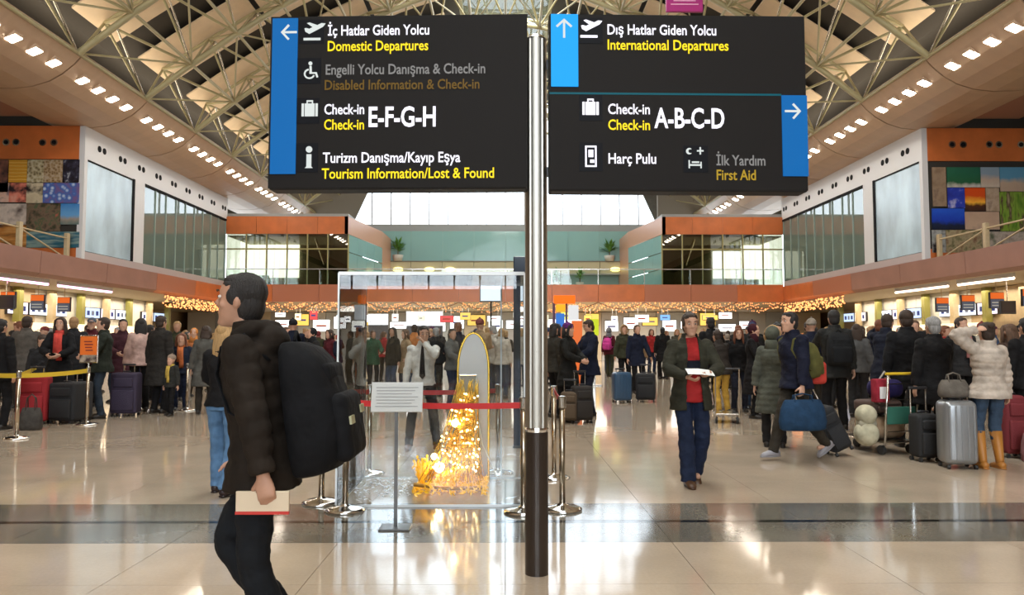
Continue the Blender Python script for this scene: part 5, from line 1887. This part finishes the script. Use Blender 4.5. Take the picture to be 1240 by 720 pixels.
MB().add([(-.13, -.07, 0), (0, -.075, .008), (.13, -.07, 0), (.13, .07, .004), (0, .075, .012), (-.13, .07, .004), (-.13, -.07, -.003), (0, -.075, .005), (.13, -.07, -.003), (.13, .07, .001), (0, .075, .009), (-.13, .07, .001)],
         [(0, 1, 4, 5), (1, 2, 3, 4), (6, 11, 10, 7), (7, 10, 9, 8), (0, 6, 7, 1), (1, 7, 8, 2), (2, 8, 9, 3), (3, 9, 10, 4), (4, 10, 11, 5), (5, 11, 6, 0)]).build('sheet', mat('paper_white', (.8, .8, .78), .6), t)

# ---- guard behind the glass case
gd, sk = pp('man in white shirt and dark tie standing behind the glass case', 512, 544, 394, 0, pose=Pose(aL='face', aR='down', stance=.2, hyaw=.3, hpitch=.15),
            top='shirt', tc=(.72, .68, .62), hem=.9, t=.012, flare=.0, sleeve=.014, lc=(.03, .03, .035), sc=(.12, .05, .02), hc='black', voxel=.011, face=True)
MB().tube([sk.L((0, -.085, 1.47)), sk.L((0, -.135, 1.42)), sk.L((0, -.142, 1.25)), sk.L((0, -.136, 1.04)), sk.L((0, -.132, 1.0))], [(.015, .008), (.018, .01), (.032, .01), (.042, .01), (.005, .008)], 8, ref=(1, 0, 0)).build('tie', cloth((.015, .013, .02)), gd, smooth=True)

# ---- woman in jeans left of the striding man
pp('blonde woman in black top and light blue jeans seen from behind', 268, 598, 391, 172, fem=True, pose=Pose(aL='front', aR='hip', legs='step'), top='sweater', tc=BLACK, hem=.9, t=.016, lc=(.1, .22, .4), sc=(.02, .01, .01), hair='long', hc='blonde', wide=.015, voxel=.012)

# ---- couple right of the pole
pp('woman in purple knit hat and long black coat beside the sign pole', 688, 509, 391, 60, fem=True, pose=Pose(aL='front', aR='front'), top='coat', tc=(.018, .018, .016), hem=.62, t=.03, flare=.12, lc=BLACK, hair='beanie', headc=(.16, .02, .2), hc='black', voxel=.014)
pp('dark-haired person in black behind the purple hat, touching the pole edge', 672, 512, 391, 120, fem=True, pose=Pose(), tc=(.05, .045, .035), hair='bob', hc='black', lc=BLACK, voxel=.014)
nv, sk = pp('man in navy jacket and dark trousers looking down at his phone', 714, 503, 387, -70, pose=Pose(aL='front', aR='front', hpitch=.35), tc=NAVY, hem=.74, t=.035, hood=False, lc=(.015, .018, .035), hc='dark brown', voxel=.012, face=True)
hp = wpt(nv, (sk.wr[1] + sk.wr[-1]) / 2 + Vector((0, -.1, .02)))
t = thing('phone', 'pale phone in the hands of the man in the navy jacket', 'phone', hp, R(-70))
MB().rbox((0, 0, 0), (.075, .014, .15), .005, rot=(R(-50), 0, 0)).build('body', mat('phone_pale', (.6, .6, .6), .3), t)
p = bag_spot(704, 510)
suitcase('black soft suitcase in front of the man in the navy jacket', (p.x, p.y, 0), R(15), .36, .6, .26, (.02, .016, .014), handle=.3)
p = bag_spot(688, 511)
suitcase('brown soft suitcase between the purple hat woman and the black suitcase', (p.x + .02, p.y, 0), R(-10), .3, .5, .24, (.09, .06, .035), handle=.25)

# ---- cases standing in the middle
p = bag_spot(753, 487)
suitcase('steel blue hard suitcase standing in the middle of the hall', (p.x, p.y, 0), R(8), .44, .66, .3, (.03, .07, .13), hard=True, handle=.12)
p = bag_spot(782, 486)
suitcase('black rounded soft suitcase right of the steel blue one', (p.x, p.y, 0), R(-12), .46, .62, .34, (.012, .012, .014), handle=.25)
pp('woman in olive fur-collared jacket behind the steel blue suitcase', 756, 470, 394, 10, fem=True, tc=OLIVE, puff=.01, hood=True, lc=BLACK, hair='bun', hc='auburn', fur=(.35, .22, .1), pose=Pose(aL='front', aR='down'))
pp('person in navy coat holding the black rounded suitcase', 772, 476, 393, 15, tc=NAVY, hem=.7, lc=BLACK, hc='brown', pose=Pose(aL=((.3, -.2, .86), (.3, 1, 0)), aR='down'))
rk, sk = pp('woman in maroon coat with a bright magenta backpack', 738, 456, 393, 150, fem=True, tc=MAROON, hem=.8, lc=OLIVE, hair='hoodup', headc=(.2, .2, .22), pose=Pose(legs='step'))
backpack('magenta backpack on the woman in the maroon coat', rk, sk, (.65, .03, .3), scale=.9)
pp('person in bright red jacket in the middle distance', 789, 452, 395, 10, tc=RED, lc=DJEANS, hc='brown', fem=True, hair='bob')
pp('person in long black jacket seen from behind next to the red jacket', 803, 459, 394, 175, tc=BLACK, hem=.6, lc=BLACK, hc='black', pose=Pose(legs='step'))
pp('fair-haired person directly left of the red-shirt man', 820, 452, 397, 5, fem=True, tc=(.1, .09, .06), hair='bob', hc='fair', lc=BLACK)

# ---- trolley and people behind the red-shirt man
pp('tall man in black behind the shoulder of the red-shirt man', 862, 494, 383, 190, tc=BLACK, hem=.74, lc=BLACK, hc='black')
pp('man in dark brown jacket leaning over a trolley with yellow trousers', 876, 500, 398, 200, tc=(.045, .035, .028), lc=(.6, .34, .03), hc='dark brown', hem=.8, pose=Pose(aL='reach', aR='reach', lean=.25))
pp('woman in black with long auburn hair facing the camera', 894, 500, 397, -5, fem=True, tc=BLACK, lc=(.03, .035, .06), hair='long', hc='auburn', face=True, pose=Pose(aL='down', aR='hold'), voxel=.012)
pp('woman in long black coat and wine headscarf looking right', 914, 506, 392, 60, fem=True, top='coat', tc=(.012, .01, .011), hem=.45, lc=BLACK, hair='scarfhead', headc=(.07, .012, .02), pose=Pose(aR='front'))
pp('person in long grey-green padded coat with tan fur hood', 938, 541, 396, 160, fem=True, top='coat', tc=(.13, .14, .11), hem=.5, puff=.012, t=.035, lc=CHAR, hair='hoodup', headc=(.14, .15, .11), fur=(.5, .3, .12), voxel=.012)

# ---- man walking left with bag, backpack and suitcase
wm, sk = pp('man in navy jacket walking left with green backpack and blue bag', 966, 556, 377, -72,
            pose=Pose(aL=((.26, -.13, .80), (.3, 1, 0)), aR=((.28, .36, .86), (.3, 1, 0)), fL=(0, .36, .18), fR=(0, -.3, .09), stance=.06, lean=.1), tc=(.013, .016, .04), hem=.84, t=.03, lc=(.05, .04, .028), sc=(.25, .24, .26), hc='black', voxel=.0105, face=True, curl=.9)
backpack('olive green backpack worn by the man walking left', wm, sk, (.14, .13, .03), scale=.92)
hp = wpt(wm, sk.wr[1] + Vector((0, -.0, -.1)))
soft_bag('duffel_bag', 'blue sports bag carried by the man walking left', 'bag', (hp.x - .02, hp.y - .04, hp.z - .42), R(8), .6, .26, .36, (.015, .06, .14), hl=.07)
t = thing('red_cloth_bag', 'small red bag hanging behind the olive green backpack', 'bag', (wpt(wm, (0, .32, 1.1)).x, wpt(wm, (0, .32, 1.1)).y, .95))
MB().rbox((0, 0, .1), (.2, .12, .28), .05, seg=4).build('bag_body', cloth((.6, .04, .02)), t, smooth=True)
MB().tube([(-.05, 0, .23), (0, 0, .4), (.05, 0, .23)], .01, 6).build('strap', cloth((.5, .03, .02)), t)
# pulled suitcase, tilted: wheels at (1040,557), handle end at hand
hw = wpt(wm, sk.wr[-1])
gp = F(1036, 557)
dv = Vector((hw.x - gp.x, 0, hw.z - .0))
ang = math.atan2(dv.x, dv.z)
suitcase('black cabin suitcase tilted and pulled by the man walking left', (gp.x, hw.y, .045), 0, .26, .56, .38, (.012, .012, .014), handle=max(.3, dv.length - .6), rot=(0, ang, 0))

# ---- right-hand group
_q = F(1078, 548)
OCC += [(_q.x, _q.y), (_q.x - .1, _q.y + .45), (_q.x + .1, _q.y + .2)]
bk, sk = pp('tall man in black with black backpack seen from behind', 1013, 520, 373, 175, tc=(.03, .03, .028), hem=.76, t=.035, lc=BLACK, hc='black', voxel=.012, pose=Pose(aR='down', aL='reach'))
backpack('black backpack on the tall man right of the walking man', bk, sk, (.015, .016, .018))
pp('woman in grey jacket beside the luggage trolley', 1040, 505, 392, 150, fem=True, tc=(.12, .12, .12), hair='long', hc='dark brown', lc=CHAR, pose=Pose(aL='reach'))
pp('man in dark navy coat leaning over the luggage trolley', 1074, 520, 379, 130, tc=(.014, .018, .035), hem=.7, lc=BLACK, hc='dark brown', pose=Pose(aL='reach', aR='reach', lean=.18), voxel=.014)
pp('man in black suit with white collar seen from behind', 1098, 545, 375, 170, tc=(.014, .014, .016), hem=.74, t=.03, lc=(.01, .01, .012), hc='dark brown', voxel=.012, scarf=None, under=(.6, .55, .5))
pp('grey-haired man in long black coat seen from behind', 1135, 553, 383, 185, top='coat', tc=(.013, .012, .013), hem=.66, t=.045, flare=.16, lc=(.01, .01, .012), hc='grey', voxel=.012, pose=Pose(aL='down', aR='front'))
cw, sk = pp('woman in cream padded jacket, jeans and tan boots seen from behind', 1201, 567, 390, 178, fem=True, tc=CREAM, hem=.84, t=.04, puff=.016, flare=.22, lc=(.06, .11, .19), boots=(.42, .17, .03), hair='bun', hc='dark brown', pose=Pose(aL='head', aR='hold', stance=.1), voxel=.0105, curl=.7)
p = bag_spot(1163, 566)
p = F(1160, 566)
suitcase('silver ribbed hard suitcase beside the cream jacket woman', (p.x, p.y, 0), R(-8), .36, .72, .3, (.3, .31, .32), hard=True, handle=.1, metal=.6)
soft_bag('handbag', 'grey-brown handbag on top of the silver suitcase', 'bag', (p.x - .02, p.y, .80), 0, .36, .2, .2, (.2, .17, .14), hl=.08)
p = bag_spot(1115, 553)
suitcase('small black suitcase between the two men in black', (p.x, p.y, 0), R(5), .27, .52, .24, (.012, .012, .013), handle=.35)
p = bag_spot(1219, 562)
p = F(1225, 553)
suitcase('dark red suitcase right of the tan boots', (p.x, p.y, 0), 0, .26, .72, .26, (.16, .015, .02), handle=.2)
soft_bag('tote_bag', 'patterned red and white tote bag at the feet of the boots woman', 'bag', (p.x + .02, p.y - .35, 0), 0, .28, .16, .34, (.3, .12, .12), hl=.1)
p = bag_spot(1241, 548)
suitcase('pale silver suitcase at the right edge of the hall', (p.x + .08, p.y, 0), 0, .4, .66, .28, (.45, .47, .47), hard=True, metal=.4, handle=.1)
pp('person in dark brown jacket behind the cream jacket woman', 1228, 540, 392, 190, tc=(.09, .05, .035), lc=CHAR, hc='brown', fem=True, hair='long')
pp('man in black jacket at the far right edge', 1250, 552, 384, 180, tc=BLACK, lc=BLACK, hc='black')
pp('dark-haired man facing the camera behind the silver suitcase', 1168, 520, 384, 10, tc=CHAR, lc=BLACK, hc='dark brown', scarf=(.5, .2, .2))

# luggage trolley piled with bags
p = F(1078, 548)
tr = thing('luggage_trolley', 'steel luggage trolley piled with bags in the right queue', 'trolley', (p.x, p.y, 0), R(15))
MB().rbox((0, .25, .16), (.5, .85, .03), .01).build('platform', steel, tr)
for q in (-1, 1):
    MB().tube([(q * .24, -.18, .12), (q * .24, -.22, .6), (q * .22, -.25, 1.02)], .014, 8).build('upright', steel, tr, smooth=True)
    MB().tube([(q * .22 - .02, -.1, .06), (q * .22 + .02, -.1, .06)], .06, 14).build('wheel', mat('rubber'), tr)
MB().tube([(-.02, .6, .06), (.02, .6, .06)], .06, 14).build('wheel', mat('rubber'), tr)
MB().tube([(-.26, -.25, 1.03), (.26, -.25, 1.03)], .018, 10).build('handlebar', mat('yellow_grip', (.7, .45, .02), .5), tr)
MB().rbox((0, -.2, .5), (.44, .02, .22), .008).build('basket_panel', mat('green_plate', (.03, .14, .1), .5), tr)
for z in (.3, .7, .9):
    MB().tube([(-.23, -.22, z), (.23, -.22, z)], .008, 6).build('crossbar', steel, tr)
import itertools
def on(lx_, ly_, z):
    a = R(15)
    return (p.x + lx_ * math.cos(a) - ly_ * math.sin(a), p.y + lx_ * math.sin(a) + ly_ * math.cos(a), z)
t = thing('bundle', 'tan wrapped bundle low on the luggage trolley', 'bundle', on(.02, .2, .18), R(15))
MB().rbox((0, 0, .14), (.46, .5, .28), .1, seg=4).build('wrap', cloth((.4, .26, .15)), t, smooth=True)
MB().tube([(-.235, 0, .14), (0, 0, .29), (.235, 0, .14)], .012, 6).build('band', cloth((.2, .1, .05)), t)
t = thing('bundle', 'cream round bundle at the left side of the trolley', 'bundle', on(-.36, -.0, .0), 0)
MB().ell((0, 0, .26), (.15, .17, .16), 16, 10).ell((0, 0, .5), (.13, .15, .13), 16, 10).build('wrap', cloth((.55, .5, .34)), t, smooth=True)
MB().tube([(-.1, 0, .385), (.1, 0, .385)], .08, 12).build('tie', cloth((.45, .4, .28)), t, smooth=True)
suitcase('brown case lying second from the bottom on the trolley', on(.0, .2, .46), R(15), .46, .16, .4, (.07, .04, .03))
t = thing('shopping_bag', 'red and white shopping bag on the upper left of the trolley', 'bag', on(-.2, -.08, .66), R(15))
MB().rbox((0, 0, .15), (.2, .12, .3), .02, seg=3).build('bag_body', cloth((.5, .02, .05)), t, smooth=True)
MB().bb(-.06, .06, -.066, -.058, .05, .2).build('white_panel', mat('white_print', (.8, .78, .78), .5), t)
t = thing('duffel_bag', 'purple-blue bag on the top of the trolley pile', 'bag', on(.08, .15, .7), R(15))
MB().rbox((0, 0, .12), (.42, .3, .24), .1, seg=4).build('bag_body', cloth((.03, .02, .12)), t, smooth=True)
MB().tube([(-.1, 0, .22), (0, 0, .34), (.1, 0, .22)], .012, 6).build('strap', cloth((.5, .45, .4)), t)
# small trolley frame behind the red-shirt man
p = F(880, 512)
tr = thing('luggage_trolley', 'empty steel trolley frame behind the man in the red shirt', 'trolley', (p.x, p.y, 0), R(-10))
MB().rbox((0, .2, .16), (.4, .6, .03), .01).build('platform', steel, tr)
for q in (-1, 1):
    MB().tube([(q * .2, -.1, .1), (q * .2, -.2, .95)], .013, 8).build('upright', steel, tr)
    MB().tube([(q * .18 - .02, -.05, .06), (q * .18 + .02, -.05, .06)], .06, 14).build('wheel', mat('rubber'), tr)
MB().tube([(-.21, -.2, .96), (.21, -.2, .96)], .016, 8).build('handlebar', dark_metal, tr)
MB().rbox((0, .2, .3), (.36, .45, .26), .06, seg=3).build('dark_bag', cloth((.03, .025, .02)), tr, smooth=True) if False else None

# ---- left queue, front row
pp('small child in tan knit hat and dark jacket striding', 206, 503, 431, -20, kid=True, tc=(.04, .04, .035), lc=BLACK, hair='beanie', headc=(.3, .22, .16), scarf=(.6, .4, .05), pose=Pose(legs='step', stance=.16))
pp('man in black jacket cut off by the left edge', -4, 520, 386, 170, tc=BLACK, lc=BLACK, hc='black', hem=.78)
pp('man in grey-brown coat seen from behind in the left queue', 29, 498, 381, 185, tc=(.14, .12, .1), hem=.72, t=.04, lc=CHAR, hc='dark brown', under=(.4, .3, .2))
pp('dark-haired woman in black coat with bright red scarf', 70, 503, 384, 12, fem=True, top='coat', tc=(.014, .013, .015), hem=.6, lc=BLACK, hair='long', hc='dark brown', scarf=(.65, .05, .03), face=True, pose=Pose(aL='front', aR='front'), voxel=.012)
pp('tall man in dark coat right behind the red-scarf woman', 86, 495, 374, 200, tc=(.03, .03, .035), hem=.68, lc=BLACK, hc='fair')
pp('child with dark hair bending beside the red-scarf woman', 48, 500, 407, 40, kid=True, tc=CHAR, lc=BLACK, hc='dark brown', pose=Pose(hpitch=.4))
pp('man in dark green jacket and blue-grey jeans in profile', 122, 506, 384, -60, tc=(.03, .038, .028), hem=.8, t=.035, lc=(.04, .06, .09), hc='dark brown', pose=Pose(aL='front', aR='front'), voxel=.013)
pp('person in grey-blue cap behind the orange poster', 108, 492, 381, 20, tc=MAROON, lc=BLACK, hair='cap', headc=(.12, .15, .2))
pp('person in wine-red jacket between the green jacket and the pink sweater', 146, 494, 386, 30, tc=(.08, .02, .03), lc=(.015, .015, .03), hc='black', hem=.7, pose=Pose(aR='front'))
pp('woman with long dark hair in pale pink sweater', 168, 498, 385, -150, fem=True, top='sweater', tc=PINK, hem=.86, t=.035, lc=BLACK, hair='long', hc='black', pose=Pose(aL='hold', aR='front'), voxel=.013)
pp('man in long dark brown coat left of the small child', 192, 500, 378, 160, top='coat', tc=(.035, .03, .026), hem=.5, t=.04, lc=BLACK, hc='dark brown')
pp('girl in navy jacket standing behind the small child', 218, 496, 405, 10, kid=True, tc=(.02, .03, .06), lc=DJEANS, hc='auburn', hair='bob', scarf=(.6, .15, .03))
pp('woman with orange headscarf and pale trousers in the left queue', 233, 488, 397, 15, fem=True, tc=(.55, .17, .04), lc=(.5, .45, .4), hair='scarfhead', headc=(.65, .22, .03), hem=.9)
pp('woman in long grey coat with dark bobbed hair seen from behind', 247, 501, 394, 195, fem=True, top='coat', tc=(.12, .115, .1), hem=.55, t=.035, lc=(.05, .04, .03), hair='bob', hc='dark brown', voxel=.014)
p = bag_spot(40, 513)
suitcase('bright red suitcase behind the yellow tape', (p.x, p.y, 0), R(10), .5, .78, .28, (.3, .012, .018), handle=.2)
p = bag_spot(80, 512)
suitcase('large black suitcase below the red-scarf woman', (p.x, p.y, 0), R(-8), .5, .66, .3, (.012, .012, .014), handle=.2)
pz = F(38, 520)
soft_bag('shoulder_bag', 'grey-brown shoulder bag standing before the bright red suitcase', 'bag', (pz.x + .0, pz.y - .02, .0), 0, .38, .2, .36, (.09, .08, .07), hl=.22)
p = bag_spot(152, 503)
suitcase('dark purple suitcase left of the pink sweater woman', (p.x, p.y, 0), R(4), .5, .78, .3, (.03, .02, .045), handle=.2)
p = bag_spot(124, 508)
suitcase('charcoal suitcase at the feet of the green jacket man', (p.x - .35, p.y - .1, 0), R(-4), .42, .66, .28, (.03, .03, .033), handle=.2)

# ---- people farther back (one figure each, several builds and poses)
rnd = random.Random(21)
BUILDS = [
    dict(pose=Pose(), hair='short', hem=.82, bw='short-haired', g='jacket'),
    dict(pose=Pose(aL='front', aR='down'), hair='short', hem=.72, bw='short-haired', g='coat', top='coat'),
    dict(pose=Pose(aL='phone', aR='down', hyaw=.3), hair='short', hem=.84, bw='phoning', g='jacket'),
    dict(pose=Pose(aL='front', aR='front', hpitch=.3), hair='short', hem=.8, hood=True, bw='head-bowed', g='hooded jacket'),
    dict(pose=Pose(hyaw=.5), fem=True, hair='long', hem=.8, bw='long-haired', g='jacket'),
    dict(pose=Pose(aL='hip', aR='down'), fem=True, hair='bob', hem=.6, bw='bob-haired', g='coat', top='coat'),
    dict(pose=Pose(aL='down', aR='front', hyaw=-.5), fem=True, hair='tail', hem=.84, puff=.012, bw='ponytailed', g='padded jacket'),
    dict(pose=Pose(aL='crossed', aR='crossed'), hair='beanie', hem=.8, bw='knit-hatted', g='jacket'),
    dict(pose=Pose(legs='walk', aL='swingb', aR='swingf'), hair='short', hem=.8, bw='walking', g='jacket'),
    dict(pose=Pose(), fem=True, hair='scarfhead', hem=.55, bw='headscarfed', g='coat', top='coat'),
    dict(pose=Pose(aL='read', aR='read', hpitch=.2), fem=True, hair='bun', hem=.8, bw='bun-haired', g='jacket'),
    dict(pose=Pose(), hair='cap', hem=.8, bw='capped', g='jacket'),
]
PAL = [('black', (.012, .012, .013)), ('black', (.014, .013, .013)), ('charcoal', (.03, .03, .03)), ('navy', (.01, .014, .036)), ('brown', (.07, .04, .022)), ('olive', (.06, .065, .03)), ('grey', (.16, .16, .15)),
       ('maroon', (.13, .015, .025)), ('red', (.45, .02, .02)), ('tan', (.35, .22, .11)), ('blue', (.03, .1, .28)), ('cream', (.5, .44, .36)), ('charcoal', (.025, .024, .024)), ('navy', (.01, .014, .036)), ('black', (.01, .01, .01)), ('brown', (.04, .025, .016)), ('purple', (.12, .03, .14)), ('orange', (.6, .2, .04)), ('green', (.04, .12, .06)), ('black', (.012, .012, .013))]
LEGC = [BLACK, CHAR, DJEANS, (.04, .07, .13), (.05, .04, .03)]
HC = ['black', 'black', 'dark brown', 'dark brown', 'brown', 'auburn', 'grey', 'fair', 'blonde']
pend = []
def rows(zone, x0, x1, ds, step=.62, skipf=None, prob=1.0):
    for d in ds:
        px = x0 + rnd.uniform(0, 10)
        while px < x1:
            dd = d + rnd.uniform(-.5, .5)
            X = P(px, 412, dd).x
            if rnd.random() < prob and all((X - a) ** 2 + (dd - b) ** 2 > .36 for a, b in OCC) and not (skipf and skipf(px, dd)):
                pend.append((zone, px, dd))
                OCC.append((X, dd))
            px += step * rnd.uniform(.85, 1.45) * 900 / d
rows('left queue', -12, 262, (16.6, 18.0, 19.6, 21.5), .55)
rows('crowd behind the glass case', 345, 640, (16.5, 19.0, 20.2, 22.5, 27), .5, lambda px, d: d < 18 and not (530 < px < 600 or px < 420), prob=.92)
rows('middle of the hall', 664, 900, (22, 25, 29, 34), .6, lambda px, d: 722 < px < 832 and d < 26, prob=.95)
rows('right queue', 905, 1252, (14.6, 16.2, 18, 20.5), .55, prob=.95)
made = []
for (zone, px, dd) in pend:
    bi = rnd.randrange(len(BUILDS))
    b = dict(BUILDS[bi])
    cname, c = PAL[rnd.randrange(len(PAL))]
    bw, g = b.pop('bw'), b.pop('g')
    hc = rnd.choice(HC)
    away = rnd.random() < .55
    rz = R((180 if away else 0) + rnd.uniform(-65, 65))
    desc = '%s person in %s %s' % (bw if b['hair'] in ('beanie', 'cap', 'scarfhead') or bw in ('phoning', 'walking', 'head-bowed') else (bw.replace('haired', hc + '-haired').replace('-' + hc, ' ' + hc) if 'haired' in bw else bw), cname, g)
    kw = dict(b)
    if b['hair'] in ('beanie', 'cap', 'scarfhead'):
        kw['headc'] = rnd.choice([(.02, .02, .025), (.1, .1, .11), (.3, .05, .05), (.04, .06, .14), (.3, .25, .2), (.1, .02, .08)])
    X = P(px, 412, dd).x
    Hh = rnd.uniform(1.64, 1.8) if b.get('fem') else rnd.uniform(1.74, 1.94)
    r_, sk_ = person('x', (X, dd), rz, H=Hh, tc=c, lc=rnd.choice(LEGC), hc=hc, voxel=.02, group='people in the ' + zone if 'crowd' not in zone else 'people in the crowd behind the glass case',
                     skin=rnd.choice([SKIN, SKIN2]), **kw)
    made.append((desc + (' facing away' if away else ''), zone, px, r_))
from collections import defaultdict
gr_ = defaultdict(list)
for m_ in made:
    gr_[(m_[0], m_[1])].append(m_)
for (desc, zone), ms in gr_.items():
    ms.sort(key=lambda q: q[2])
    for i, q in enumerate(ms):
        zt = {'left queue': 'in the left queue', 'crowd behind the glass case': 'behind the glass case', 'middle of the hall': 'in mid-hall', 'right queue': 'in the right queue'}[zone]
        pre = '' if len(ms) == 1 else ('leftmost ' if i == 0 else ('rightmost ' if i == len(ms) - 1 else ordn[i] + ' from left, '))
        q[3]['label'] = pre + desc + ' ' + zt

# ---- labels of things set out in rows: say which one, counted from the camera
for o in list(bpy.data.objects):
    pass
for side in ('left', 'right'):
    ls = sorted([o for o in bpy.data.objects if o.get('group') == 'square downlights along the %s ceiling soffit' % side], key=lambda o: o.location.y)
print('people', len([o for o in bpy.data.objects if o.get('category') == 'person']), 'objects', len(bpy.data.objects))
